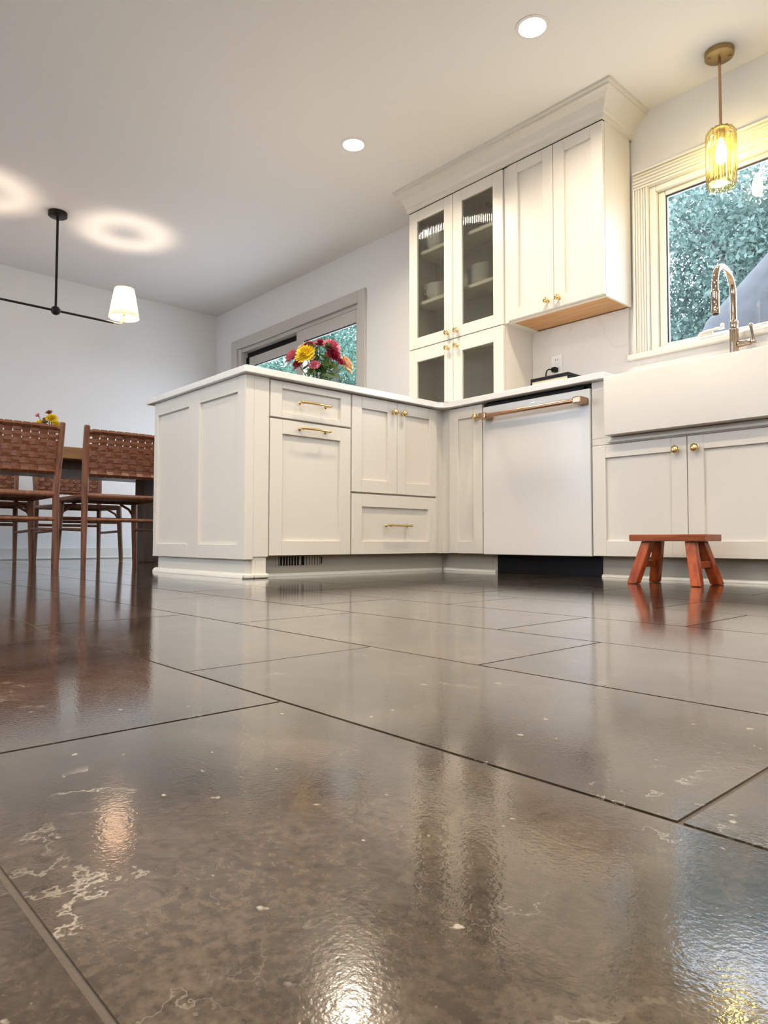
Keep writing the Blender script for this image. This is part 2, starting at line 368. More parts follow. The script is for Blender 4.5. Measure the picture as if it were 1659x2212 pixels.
struct(mb, 'wall_front', 'wall_paint', 'plain pale wall behind the viewer, out of view', 'wall')
struct(MB().box(XW-0.1, XR+0.1, YB-0.1, T, ZC, ZC+0.1), 'ceiling', 'ceiling_paint', 'smooth warm grey white ceiling with recessed lights', 'ceiling')
mb = MB().box(XW, XW+0.014, YB, -0.001, 0, 0.095, 0.003).box(XW+0.0142, XW+0.026, YB, -0.001, 0, 0.018, 0.004)
struct(mb, 'baseboard_left', 'trim_paint', 'white baseboard along the dining end wall', 'baseboard')
mb = MB().box(XW+0.03, DX0-0.1, -0.0142, -0.0002, 0, 0.095, 0.003).box(DX1+0.095, -0.96, -0.0142, -0.0002, 0, 0.095, 0.003)
struct(mb, 'baseboard_back', 'trim_paint', 'white baseboard beside the sliding door', 'baseboard')

# ---------------------------------------------------------------- window over the sink
win = thing('window_1', 'wide white framed casement window above the farmhouse sink', 'window', (1.30, 0, 1.1), kind='structure')
def flute_v(x0, x1, z0, z1, name='casing'):
    mb = MB(); mb.box(x0, x1, -0.012, -0.0003, z0, z1); w = (x1-x0); n = 5
    mb.box(x0, x0+w*0.12, -0.022, -0.0121, z0, z1, 0.002); mb.box(x1-w*0.12, x1, -0.020, -0.0121, z0, z1, 0.002)
    for i in range(n-1):
        c = x0 + w*(0.22+0.56*i/(n-2)); mb.box(c-w*0.055, c+w*0.055, -0.018, -0.0121, z0, z1, 0.002)
    return mb.build(name, 'trim_paint', win)
def flute_h(x0, x1, z0, z1):
    mb = MB(); mb.box(x0, x1, -0.012, -0.0003, z0, z1); w = (z1-z0); n = 5
    mb.box(x0, x1, -0.020, -0.0121, z0, z0+w*0.12, 0.002); mb.box(x0, x1, -0.024, -0.0121, z1-w*0.12, z1, 0.002)
    for i in range(n-1):
        c = z0 + w*(0.22+0.56*i/(n-2)); mb.box(x0, x1, -0.018, -0.0121, c-w*0.055, c+w*0.055, 0.002)
    return mb.build('casing', 'trim_paint', win)
flute_v(0.775, 0.852, 1.108, 1.957); flute_v(1.748, 1.825, 1.108, 1.957); flute_h(0.775, 1.825, 1.9575, 2.05)
MB().box(0.742, 1.858, -0.045, 0.06, 1.078, 1.1075, 0.006, 2).build('sill', 'trim_paint', win)
fr = MB()
a0, a1, c0, c1 = WX0, WX1, 1.1078, WZ1
for q in ((a0, a0+0.035, c0, c1), (a1-0.035, a1, c0, c1), (a0+0.0352, a1-0.0352, c0, c0+0.022), (a0+0.0352, a1-0.0352, c1-0.03, c1)):
    fr.box(q[0], q[1], 0.004, 0.09, q[2], q[3], 0.003)
fr.build('frame', 'trim_paint', win)
sash = MB()
a0, a1, c0, c1 = WX0+0.036, WX1-0.036, 1.131, WZ1-0.031
for q in ((a0, a0+0.034, c0, c1), (a1-0.034, a1, c0, c1), (a0+0.0342, a1-0.0342, c0, c0+0.018), (a0+0.0342, a1-0.0342, c1-0.022, c1)):
    sash.box(q[0], q[1], 0.03, 0.075, q[2], q[3], 0.004)
sa = sash.build('sash', 'trim_paint', win)
MB().box(a0+0.030, a1-0.030, 0.05, 0.054, c0+0.014, c1-0.018).build('pane', 'window_glass', sa)
gask = MB()
for q in ((a0+0.0342, a0+0.0392, c0+0.018, c1-0.022), (a1-0.0392, a1-0.0342, c0+0.018, c1-0.022), (a0+0.0394, a1-0.0394, c1-0.0275, c1-0.0222)):
    gask.box(q[0], q[1], 0.042, 0.049, q[2], q[3])
gask.build('gasket', 'rubber', sa)
cr = MB(); cr.box(1.09, 1.16, -0.012, 0.003, 1.132, 1.147, 0.005, 2)
cr.tube([(1.10, -0.008, 1.146), (1.13, -0.013, 1.150), (1.17, -0.017, 1.150), (1.205, -0.018, 1.151)], [0.007, 0.0065, 0.006, 0.006], 8)
cr.lathe([(0.001, 0), (0.008, 0.003), (0.0095, 0.010), (0.008, 0.018), (0.001, 0.022)], (1.207, -0.019, 1.150), 'Z', 12)
cr.build('crank_handle', 'trim_paint', win, True)

# ---------------------------------------------------------------- sliding glass door
sd = thing('door_1', 'sliding glass patio door in a taupe frame behind the peninsula', 'door', (-2.31, 0, 0), kind='structure')
mb = MB(); 
for q in ((DX0-0.097, DX0, 0, 2.035), (DX1, DX1+0.09, 0, 2.035), (DX0+0.0002, DX1-0.0002, 1.945, 2.035)):
    mb.box(q[0], q[1], -0.018, -0.0003, q[2], q[3], 0.003)
mb.build('casing', 'casing_grey', sd)
mb = MB()
mb.box(DX0, DX0+0.05, 0.0, T, 0.03, DZ1, 0.003).box(DX1-0.02, DX1, 0.0, T, 0.03, DZ1, 0.003).box(DX0+0.0502, DX1-0.0202, 0.012, T, 1.915, DZ1, 0.003).box(DX0, DX1, 0.0, T, 0, 0.0298, 0.003)
mb.build('frame', 'casing_grey', sd)
MB().box(DX0+0.0502, DX1-0.0202, 0.075, T-0.01, 1.87, 1.9148).box(DX0+0.0502, DX0+0.085, 0.06, T-0.01, 0.031, 1.8698).build('track', 'black_plastic', sd)
def slider(x0, x1, y0, y1, ztop, name, rail, s0, s1):
    mb = MB().box(x0, x0+s0, y0, y1, 0.035, ztop, 0.004).box(x1-s1, x1, y0, y1, 0.035, ztop, 0.004)
    mb.box(x0+s0+0.0002, x1-s1-0.0002, y0, y1, ztop-rail, ztop, 0.004).box(x0+s0+0.0002, x1-s1-0.0002, y0, y1, 0.035, 0.16, 0.004)
    p = mb.build(name, 'casing_grey', sd)
    ym = (y0+y1)/2
    MB().box(x0+s0-0.006, x1-s1+0.006, ym-0.003, ym+0.003, 0.155, ztop-rail+0.006).build('pane', 'window_glass', p)
    g = MB().box(x0+s0, x1-s1, y0+0.008, y0+0.014, ztop-rail-0.007, ztop-rail+0.002)
    g.build('gasket', 'rubber', p)
slider(-2.26, DX1-0.0205, 0.015, 0.062, 1.914, 'fixed_leaf', 0.10, 0.095, 0.03)
slider(DX0+0.0855, -2.17, 0.070, 0.115, 1.869, 'sliding_leaf', 0.085, 0.09, 0.095)

# out-of-view windows, added as daylight fill
w2 = thing('added_window_2', 'added white framed window on the right wall, unseen, for daylight fill', 'window', (XR, -3.4, 1.0), kind='structure')
mb = MB()
for q in ((RW[0], RW[0]+0.05, RW[2], RW[3]), (RW[1]-0.05, RW[1], RW[2], RW[3]), (RW[0]+0.0502, RW[1]-0.0502, RW[2], RW[2]+0.05), (RW[0]+0.0502, RW[1]-0.0502, RW[3]-0.05, RW[3]), (-3.43, -3.37, RW[2]+0.0502, RW[3]-0.0502)):
    mb.box(XR+0.02, XR+0.08, q[0], q[1], q[2], q[3])
mb.build('frame', 'trim_paint', w2)
for q in ((RW[0]+0.051, -3.431), (-3.369, RW[1]-0.051)): MB().box(XR+0.048, XR+0.052, q[0], q[1], RW[2]+0.051, RW[3]-0.051).build('pane', 'window_glass', w2)
for nm, lab, Q in (('added_window_3', 'added white framed window behind the viewer, unseen, for daylight fill', BW), ('added_window_4', 'added white framed window behind the dining side, unseen, for daylight fill', DW_)):
    xm = (Q[0]+Q[1])/2; d2 = thing(nm, lab, 'window', (xm, YB, Q[2]), kind='structure'); mb = MB()
    for q in ((Q[0], Q[0]+0.07, Q[2], Q[3]), (Q[1]-0.07, Q[1], Q[2], Q[3]), (Q[0]+0.0702, Q[1]-0.0702, Q[2], Q[2]+0.08), (Q[0]+0.0702, Q[1]-0.0702, Q[3]-0.07, Q[3]), (xm-0.04, xm+0.04, Q[2]+0.0802, Q[3]-0.0702)):
        mb.box(q[0], q[1], YB-0.08, YB-0.02, q[2], q[3])
    mb.build('frame', 'trim_paint', d2)
    for q in ((Q[0]+0.071, xm-0.041), (xm+0.041, Q[1]-0.071)): MB().box(q[0], q[1], YB-0.052, YB-0.048, Q[2]+0.081, Q[3]-0.071).build('pane', 'window_glass', d2)

# ---------------------------------------------------------------- cabinet helpers
class Face:
    """axis 'X': front looks to +X, u runs along Y.  axis 'Y': front looks to -Y, u runs along X."""
    def __init__(s, axis, pos): s.a, s.p = axis, pos
    def box(s, mb, u0, u1, n0, n1, z0, z1, bev=0.0, seg=1):
        if s.a == 'X': return mb.box(s.p+n0, s.p+n1, u0, u1, z0, z1, bev, seg)
        return mb.box(u0, u1, s.p-n1, s.p-n0, z0, z1, bev, seg)
    def pt(s, u, n, z): return (s.p+n, u, z) if s.a == 'X' else (u, s.p-n, z)
FX, FYb, FU = Face('X', 0.0), Face('Y', YF), Face('Y', -0.287)
def front(root, F, u0, u1, z0, z1, name='door', su=0.06, zt=0.06, zb=0.06, th=0.020, glass=False, mat='cabinet_paint'):
    mb = MB(); e = 0.0001
    F.box(mb, u0, u0+su, -th, 0, z0, z1, 0.0016); F.box(mb, u1-su, u1, -th, 0, z0, z1, 0.0016)
    F.box(mb, u0+su+e, u1-su-e, -th, -0.0002, z0, z0+zb, 0.0012); F.box(mb, u0+su+e, u1-su-e, -th, -0.0002, z1-zt, z1, 0.0012)
    d = mb.build(name, mat, root)
    if not glass:
        p = MB(); F.box(p, u0+su-0.004, u1-su+0.004, -th+0.001, -0.0125, z0+zb-0.004, z1-zt+0.004); p.build('panel', mat, d)
    else:
        # reeded pane: vertical flutes, flat back
        a0, a1, c0, c1 = u0+su-0.004, u1-su+0.004, z0+zb-0.004, z1-zt+0.004
        pitch = 0.014; n = int(round((a1-a0)/pitch)); sub = 10; us = []; ns = []
        for i in range(n*sub+1):
            us.append(a0+(a1-a0)*i/(n*sub)); ns.append(-0.0125+0.0022*abs(math.sin(math.pi*i/sub)))
        p = MB(); lo = [p.bm.verts.new(F.pt(u, q, c0)) for u, q in zip(us, ns)]; hi = [p.bm.verts.new(F.pt(u, q, c1)) for u, q in zip(us, ns)]
        for i in range(len(us)-1): p.bm.faces.new((lo[i], lo[i+1], hi[i+1], hi[i]))
        p.build('pane', 'reeded_glass', d, True)
    return d
def knob(parent, F, u, z, mat='brass'):
    ax = 'X' if F.a == 'X' else '-Y'
    pr = [(0.009, 0.0003), (0.009, 0.002), (0.0055, 0.004), (0.005, 0.014), (0.011, 0.017), (0.0155, 0.022), (0.0155, 0.027), (0.012, 0.031), (0.004, 0.033)]
    return MB().lathe(pr, F.pt(u, 0, z), ax, 16, 0.06, 8).build('knob', mat, parent, True)
def pull(parent, F, uc, z, w=0.165, mat='brass'):
    mb = MB(); ax = 'X' if F.a == 'X' else '-Y'
    for s in (-1, 1):
        mb.lathe([(0.008, 0.0003), (0.008, 0.003), (0.0048, 0.006), (0.0048, 0.026), (0.007, 0.028), (0.007, 0.036), (0.003, 0.038)], F.pt(uc+s*w*0.43, 0, z), ax, 10)
    pts = [F.pt(uc+w*0.5*t, 0.031+0.007*(1-t*t), z) for t in (-1, -0.86, -0.6, -0.3, 0, 0.3, 0.6, 0.86, 1)]
    mb.tube(pts, [0.0045, 0.0058, 0.005, 0.0052, 0.0054, 0.0052, 0.005, 0.0058, 0.0045], 10)
    return mb.build('pull', mat, parent, True)

# ---------------------------------------------------------------- peninsula
pen1 = thing('base_cabinet', 'white peninsula cabinet with one top drawer and a tall pull-out below', 'cabinet', (-0.3, -1.475, 0))
b = MB(); FX.box(b, -1.712, -1.2495, -0.60, -0.0215, Z0, ZU-0.0005); b.build('body', 'cabinet_paint', pen1)
b = MB(); FX.box(b, -1.76, -1.2495, -0.093, -0.075, 0.0002, Z0-0.0003); b.build('toe_kick', 'toe_board', pen1)
d = front(pen1, FX, -1.6985, -1.2535, 0.690, 0.848, 'drawer', 0.06, 0.030, 0.026); pull(d, FX, -1.476, 0.765)
d = front(pen1, FX, -1.6985, -1.2535, Z0+0.001, 0.682, 'pull_out_front', 0.063, 0.062, 0.064); pull(d, FX, -1.476, 0.650)
b = MB(); FX.box(b, -1.779, -1.704, -0.03, 0.0, Z0-0.004, ZU-0.0005, 0.002); b.build('filler', 'cabinet_paint', pen1)
b = MB(); FX.box(b, -1.778, -1.762, -0.075, -0.006, 0.0002, Z0-0.0045); FX.box(b, -1.7615, -1.712, -0.03, -0.006, 0.0002, Z0-0.0045); b.build('corner_post', 'cabinet_paint', pen1)
pen2 = thing('base_cabinet', 'white peninsula cabinet with two small doors over a wide drawer', 'cabinet', (-0.3, -0.957, 0))
b = MB(); FX.box(b, -1.249, -0.6645, -0.60, -0.0215, Z0, ZU-0.0005); b.build('body', 'cabinet_paint', pen2)
b = MB(); FX.box(b, -1.249, -0.5451, -0.093, -0.075, 0.0002, Z0-0.0003); b.build('toe_kick', 'toe_board', pen2)
d = front(pen2, FX, -1.2455, -0.9535, 0.389, 0.848, 'door', 0.062, 0.056, 0.060); knob(d, FX, -0.984, 0.795)
d = front(pen2, FX, -0.9515, -0.666, 0.389, 0.848, 'door', 0.056, 0.056, 0.060); knob(d, FX, -0.922, 0.795)
d = front(pen2, FX, -1.2455, -0.666, Z0+0.001, 0.380, 'drawer', 0.064, 0.060, 0.062); pull(d, FX, -0.957, 0.233)
# air register in the toe kick
vent = thing('floor_register', 'narrow white slotted air register in the peninsula toe kick', 'vent', (-0.074, -1.485, 0.045))
b = MB(); FX.box(b, -1.617, -1.352, -0.0748, -0.0735, 0.040, 0.0905); b.build('plate', 'toe_board', vent)
b = MB(); FX.box(b, -1.603, -1.489, -0.0734, -0.0731, 0.047, 0.0875); FX.box(b, -1.481, -1.370, -0.0734, -0.0731, 0.047, 0.0875); b.build('slot', 'black_plastic', vent)
for i in range(16):
    u = -1.600 + i*0.0150
    if -1.492 < u < -1.478: continue
    b = MB(); lean = 0.006 if i >= 8 else 0.0
    FX.box(b, u, u+(0.0035 if i < 8 else 0.0105), -0.073, -0.0705, 0.0465, 0.0880); b.build('louvre', 'toe_board', vent)
b = MB(); FX.box(b, -1.372, -1.366, -0.0729, -0.0695, 0.052, 0.084); b.build('lever', 'black_plastic', vent)
# end panel towards the dining area
endp = thing('end_panel', 'white two-panel end of the peninsula facing the dining chairs', 'panel', (-0.44, -1.80, 0))
e0, e1, ef = -0.885, 0.0, -1.82
b = MB()
for q in ((e0, -0.845, 0.079, ZU-0.0005), (-0.51, -0.402, 0.079, ZU-0.0005), (-0.066, e1, 0.079, ZU-0.0005)): b.box(q[0], q[1], ef, -1.7795, q[2], q[3], 0.0015)
for q in ((-0.8449, -0.5101), (-0.4019, -0.0661)):
    b.box(q[0], q[1], ef+0.0002, -1.7795, 0.079, 0.142, 0.0012); b.box(q[0], q[1], ef+0.0002, -1.7795, 0.787, ZU-0.0005, 0.0012)
fr_ = b.build('frame', 'cabinet_paint', endp)
for q in ((-0.849, -0.506), (-0.406, -0.062)): MB().box(q[0], q[1], ef+0.012, -1.785, 0.138, 0.791).build('panel', 'cabinet_paint', endp)
MB().box(-0.875, -0.61, -1.779, -0.02, Z0, ZU-0.0005).build('back_panel', 'cabinet_paint', endp)
MB().box(-0.868, -0.02, -1.797, -1.7785, 0.0002, 0.0787).build('toe_kick', 'cabinet_paint', endp)
# shoe mouldings
def quarter(p0, p1, nrm, r=0.018, name='trim_1', label='white shoe moulding', mat='trim_paint', r2=None):
    p0, p1, nrm = Vector(p0), Vector(p1), Vector(nrm); mb = MB(); rs = []
    for p in (p0, p1):
        ring = [p, p+Vector((0, 0, r))]
        for i in range(1, 6):
            a = math.pi/2*(1-i/5); ring.append(p+nrm*r*math.cos(a)+Vector((0, 0, r*math.sin(a))))
        rs.append(ring)
    return struct(mb.rings(rs), name, mat, label, 'trim', True)
quarter((-0.886, -1.7975, 0.0003), (-0.018, -1.7975, 0.0003), (0, -1, 0), 0.022, 'trim_2', 'thick white shoe moulding under the peninsula end panel')
MB_post = MB().box(-0.018, 0.014, -1.8195, -1.7785, 0.0003, 0.020, 0.006, 2).box(-0.006+0.0002, 0.0142, -1.7783, -1.706, 0.0003, 0.020, 0.006, 2)
struct(MB_post, 'trim_3', 'trim_paint', 'white block of shoe moulding wrapped round the peninsula corner post', 'trim')
quarter((-0.0747, -1.711, 0.0003), (-0.0747, -0.56, 0.0003), (1, 0, 0), 0.014, 'trim_4', 'thin white shoe moulding under the peninsula drawers')
quarter((-0.055, -0.5452, 0.0003), (0.30, -0.5452, 0.0003), (0, -1, 0), 0.014, 'trim_5', 'short white shoe moulding left of the dishwasher')
quarter((0.89, -0.5452, 0.0003), (2.38, -0.5452, 0.0003), (0, -1, 0), 0.014, 'trim_6', 'white shoe moulding under the sink cabinet')

# ---------------------------------------------------------------- corner cabinet, dishwasher, sink base
cc = thing('corner_cabinet', 'narrow white one-door cabinet in the inner corner beside the dishwasher', 'cabinet', (0.13, -0.35, 0))
b = MB(); b.box(-0.0, 0.270, -0.598, -0.02, Z0, ZU-0.0005); b.build('body', 'cabinet_paint', cc)
b = MB(); b.box(-0.035, -0.0145, -0.6642, -0.602, Z0, ZU-0.0005).box(-0.0143, 0.045, -0.620+0.015, -0.5982, Z0, ZU-0.0005); b.build('filler', 'cabinet_paint', cc)
b = MB(); b.box(-0.0745, 0.2745, -0.545, -0.528, 0.0002, Z0-0.0003); b.build('toe_kick', 'toe_board', cc)
d = front(cc, FYb, 0.046, 0.2685, Z0+0.001, 0.848, 'door', 0.060, 0.058, 0.062); knob(d, FYb, 0.240, 0.785)

dw = thing('dishwasher', 'white dishwasher with a copper toned bar handle under the counter', 'dishwasher', (0.578, -0.35, 0))
MB().box(0.276, 0.881, -0.596, -0.02, Z0, ZU-0.001).build('body', 'black_plastic', dw)
dd = MB(); FYb.box(dd, 0.277, 0.8795, -0.0225, 0.004, Z0-0.002, 0.829, 0.004, 2); dd = dd.build('door', 'white_enamel', dw)
b = MB(); FYb.box(b, 0.279, 0.845, -0.0225, -0.004, 0.8295, 0.846, 0.002); b.build('control_strip', 'black_plastic', dw)
b = MB(); b.box(0.307, 0.887, -0.548, -0.53, 0.0005, Z0-0.0025); b.build('toe_kick', 'black_plastic', dw)
h = MB()
h.tube([(0.305, -0.678, 0.772), (0.87, -0.678, 0.772)], 0.0105, 14)
hb = h.build('handle', 'rose_brass', dd, True)
for x0, x1 in ((0.302, 0.345), (0.832, 0.875)):
    MB().box(x0, x1, -0.692, -0.6242, 0.757, 0.787, 0.005, 2).build('handle_bracket', 'rose_brass', dd)
b = MB(); FYb.box(b, 0.570, 0.590, 0.0041, 0.0045, 0.8085, 0.8115); b.build('badge', 'nickel', dd)
b = MB(); b.box(0.2755, 0.3068, -0.545, -0.528, 0.0002, Z0-0.0025); b.build('kick_edge', 'toe_board', dw)

sk = thing('sink_cabinet', 'white two-door cabinet carrying the farmhouse sink', 'cabinet', (1.30, -0.35, 0))
b = MB(); b.box(0.8835, 0.897, -0.598, -0.02, Z0, ZU-0.0005).box(1.7035, 1.717, -0.598, -0.02, Z0, ZU-0.0005).box(0.8972, 1.7033, -0.598, -0.02, Z0, 0.11).box(0.8972, 1.7033, -0.04, -0.02, 0.1102, 0.59)
b.box(0.8972, 1.7033, -0.598, -0.045, 0.555, 0.590); b.build('body', 'cabinet_paint', sk)
b = MB()
FYb.box(b, 0.8845, 0.9735, -0.0215, -0.002, 0.602, ZU-0.0005, 0.0015); FYb.box(b, 1.6325, 1.716, -0.0215, -0.002, 0.602, ZU-0.0005, 0.0015)
FYb.box(b, 0.8845, 1.716, -0.0215, -0.002, 0.573, 0.6018, 0.0015); b.build('face_frame', 'cabinet_paint', sk)
FYb.box(b := MB(), 0.965, 1.64, -0.002, 0.010, 0.577, 0.590, 0.003); b.build('ledge_strip', 'cabinet_paint', sk)
b = MB(); b.box(0.889, 2.38, -0.545, -0.528, 0.0002, Z0-0.0003); b.build('toe_kick', 'toe_board', sk)
d = front(sk, FYb, 0.8855, 1.2985, Z0+0.001, 0.571, 'door', 0.063, 0.056, 0.066); knob(d, FYb, 1.262, 0.520)
d = front(sk, FYb, 1.3015, 1.7145, Z0+0.001, 0.571, 'door', 0.063, 0.056, 0.066); knob(d, FYb, 1.338, 0.520)
bs = thing('base_cabinet', 'white door cabinet right of the farmhouse sink', 'cabinet', (2.05, -0.35, 0))
MB().box(1.7175, 2.38, -0.598, -0.02, Z0, ZU-0.0005).build('body', 'cabinet_paint', bs)
d = front(bs, FYb, 1.7195, 2.0475, Z0+0.001, 0.848); knob(d, FYb, 2.017, 0.79)
d = front(bs, FYb, 2.0505, 2.3785, Z0+0.001, 0.848); knob(d, FYb, 2.081, 0.79)

# farmhouse sink: hollow basin with a tall apron
sx0, sx1, sy0, sy1 = 0.976, 1.630, -0.684, -0.165
b = MB(); B = b.bm
def ringr(x0, x1, y0, y1, z, r=0.012, n=4):
    o = []
    for cx, cy, a0 in ((x1-r, y1-r, 0), (x0+r, y1-r, 90), (x0+r, y0+r, 180), (x1-r, y0+r, 270)):
        for i in range(n+1): a = math.radians(a0+90*i/n); o.append((cx+r*math.cos(a), cy+r*math.sin(a), z))
    return o
w = 0.026
b.rings([ringr(sx0, sx1, sy0, sy1, 0.603), ringr(sx0, sx1, sy0, sy1, 0.8465), ringr(sx0+0.003, sx1-0.003, sy0+0.003, sy1-0.003, 0.8515), ringr(sx0+0.007, sx1-0.007, sy0+0.007, sy1-0.007, 0.8528),
         ringr(sx0+w-0.006, sx1-w+0.006, sy0+w-0.006, sy1-w+0.006, 0.8528), ringr(sx0+w, sx1-w, sy0+w, sy1-w, 0.846), ringr(sx0+w+0.01, sx1-w-0.01, sy0+w+0.01, sy1-w-0.01, 0.64, 0.05)])
sink = tag(b.build('farmhouse_sink', 'fireclay', smooth=True), 'white farmhouse apron sink below the window', 'sink')

# countertop: one L-shaped slab, cut out for the sink
cx, cy = 0.032, -0.655; R = 0.06
pts = [(-0.94, -1.842), (cx-0.008, -1.842), (cx, -1.834)]
for i in range(7):
    a = math.radians(180-90*i/6); pts.append((cx+R+R*math.cos(a), cy-R+R*math.sin(a)))
pts += [(0.955, cy), (0.966, cy+0.004), (0.966, -0.15), (1.640, -0.15), (1.640, cy), (2.40, cy), (2.40, -0.0205), (-0.94, -0.0205)]
ct = tag(MB().poly(pts, ZU, ZT, 0.003, 2).build('countertop', 'quartz'), 'white quartz countertop running over the peninsula and round to the sink', 'countertop')
MB().box(0.1495, 2.40, -0.020, -0.0003, ZU+0.0295, 1.0775).box(0.1495, 0.7415, -0.020, -0.0003, 1.0778, 1.3580).build('backsplash', 'splash_slab', ct)

# ---------------------------------------------------------------- upper cabinets
ZUB, ZUT, YU = 1.3586, 2.235, -0.287
gc = thing('glass_cabinet', 'tall white cabinet with four reeded glass doors standing on the counter', 'cabinet', (-0.225, -0.14, ZT))
gx0, gx1 = -0.598, 0.1485
b = MB(); yb = YU+0.0215
b.box(gx0, gx0+0.019, yb, -0.0005, ZT+0.0003, ZUT).box(gx1-0.019, gx1, yb, -0.0005, ZT+0.0003, ZUT).box(gx0+0.0192, gx1-0.0192, -0.012, -0.0005, ZT+0.0003, ZUT)
b.box(gx0+0.0192, gx1-0.0192, yb, -0.0122, ZUT-0.03, ZUT).box(gx0+0.0192, gx1-0.0192, yb, -0.0122, ZT+0.0003, ZT+0.03).box(gx0+0.0192, gx1-0.0192, yb, -0.0122, 1.335, 1.372)
b.box(-0.245, -0.205, yb, yb+0.02, 1.3722, ZUT-0.0302).box(-0.245, -0.205, yb, yb+0.02, ZT+0.0302, 1.3348); b.build('body', 'cabinet_paint', gc)
SH = (1.665, 1.985)
for z in SH: MB().box(gx0+0.0194, gx1-0.0194, yb+0.03, -0.0124, z-0.019, z).build('shelf', 'cabinet_paint', gc)
for u0, u1, kn in ((gx0+0.002, -0.2265, -0.262), (-0.2235, gx1-0.002, -0.190)):
    d = front(gc, FU, u0, u1, 1.3575, ZUT-0.004, 'door', 0.070, 0.068, 0.066, glass=True); knob(d, FU, kn, 1.395)
    d = front(gc, FU, u0, u1, ZT+0.001, 1.3520, 'door', 0.070, 0.080, 0.055, glass=True); knob(d, FU, kn, 1.305)
uc = thing('wall_cabinet', 'white two-door wall cabinet beside the window', 'cabinet', (0.47, -0.14, ZUB))
ux0, ux1 = 0.1805, 0.761
b = MB(); b.box(ux0, ux1, yb, -0.0205, ZUB+0.012, ZUT).box(ux0, ux1, yb, yb+0.02, ZUB, ZUB+0.0118).box(ux1-0.012, ux1, yb+0.0202, -0.0205, ZUB, ZUB+0.0118).box(ux0, ux0+0.012, yb+0.0202, -0.0205, ZUB, ZUB+0.0118)
b.build('body', 'cabinet_paint', uc)
MB().box(ux0+0.0125, ux1-0.0125, yb+0.0205, -0.0207, ZUB+0.004, ZUB+0.0118).build('underside', 'maple_underside', uc)
MB().box(gx1+0.0005, ux0-0.0005, YU+0.012, -0.0205, ZUB, ZUT).build('filler', 'cabinet_paint', uc)
d = front(uc, FU, ux0+0.002, 0.4725, ZUB+0.006, ZUT-0.004, 'door', 0.066, 0.060, 0.060); knob(d, FU, 0.440, 1.408)
d = front(uc, FU, 0.4755, ux1-0.001, ZUB+0.006, ZUT-0.004, 'door', 0.066, 0.060, 0.060); knob(d, FU, 0.508, 1.408)
# crown
pr = [(0.0, ZUT+0.0003), (0.012, ZUT+0.003), (0.012, 2.262), (0.020, 2.266), (0.026, 2.285), (0.045, 2.312), (0.070, 2.330), (0.084, 2.336), (0.084, 2.346), (0.098, 2.349), (0.098, ZC-0.0005), (0.0, ZC-0.0005)]
rs = []
for q in range(4):
    ring = []
    for n_, z in pr:
        nl = n_*0.55
        ring.append(((gx0-nl, -0.0005, z), (gx0-nl, YU-n_, z), (ux1+n_, YU-n_, z), (ux1+n_, -0.0005, z))[q])
    rs.append(ring)
struct(MB().rings(rs), 'trim_1', 'cabinet_paint', 'white crown moulding above the upper cabinets', 'trim')

# dishes behind the reeded glass
def plate_stack(cx_, cy_, z, r, n, label, name='plate', bowl=False):
    for i in range(n):
        zz = z + 0.0006 + i*(0.012 if not bowl else 0.022)
        if bowl: p = [(r*0.4, 0), (r*0.45, 0.004), (r*0.8, 0.03), (r, 0.062), (r*0.97, 0.062), (r*0.76, 0.033), (r*0.4, 0.008), (0.001, 0.007)]
        else: p = [(r*0.55, 0), (r*0.62, 0.004), (r, 0.019), (r, 0.021), (r*0.62, 0.008), (0.001, 0.006)]
        tag(MB().lathe(p, (0, 0, 0), 'Z', 32).build(name, 'plate_white', smooth=True, loc=None), label, name, label.split(' behind')[0][:60]).location = (cx_, cy_, zz)
plate_stack(-0.47, -0.125, SH[1], 0.09, 3, 'white bowl in the stack on the top shelf behind the left reeded door', 'bowl', True)
plate_stack(-0.47, -0.125, SH[0], 0.095, 3, 'white bowl in the stack on the lower shelf behind the left reeded door', 'bowl', True)
plate_stack(-0.11, -0.125, SH[0], 0.10, 9, 'white plate in the tall stack on the shelf behind the right reeded door')
plate_stack(-0.465, -0.13, 1.3722, 0.10, 4, 'white plate in the low stack on the cabinet floor behind the left reeded door')

# ---------------------------------------------------------------- outlet with plug, small box on the counter
ou = thing('outlet', 'white double wall outlet on the backsplash with a black plug', 'outlet', (0.315, -0.0203, 1.13))
MB().box(0.279, 0.351, -0.0265, -0.0203, 1.082, 1.196, 0.003, 2).build('cover_plate', 'outlet_white', ou)
for z in (1.110, 1.165):
    s = MB().box(0.297, 0.333, -0.0285, -0.0266, z-0.017, z+0.017, 0.0008).build('socket', 'outlet_white', ou)
    MB().box(0.307, 0.3095, -0.0288, -0.0286, z-0.003, z+0.009).box(0.3205, 0.323, -0.0288, -0.0286, z-0.003, z+0.009).build('slot', 'black_plastic', s)
pl = thing('power_cord', 'black plug and cord hanging from the backsplash outlet', 'cord', (0.31, -0.04, 1.11))
MB().box(0.300, 0.330, -0.062, -0.0290, 1.096, 1.124, 0.006, 2).build('plug', 'black_plastic', pl)
MB().tube([(0.303, -0.052, 1.112), (0.288, -0.06, 1.116), (0.278, -0.066, 1.108), (0.275, -0.07, 1.09), (0.275, -0.08, 1.02), (0.28, -0.10, 0.93), (0.31, -0.13, 0.889), (0.36, -0.16, 0.887)], 0.0038, 8).build('cord', 'black_plastic', pl, True)
bx = thing('countertop_box', 'low cream sided box with a black rim standing below the outlet', 'box', (0.45, -0.24, ZT))
MB().box(0.339, 0.560, -0.296, -0.184, ZT+0.0005, 1.000, 0.006, 2).build('body', 'cream_box', bx)
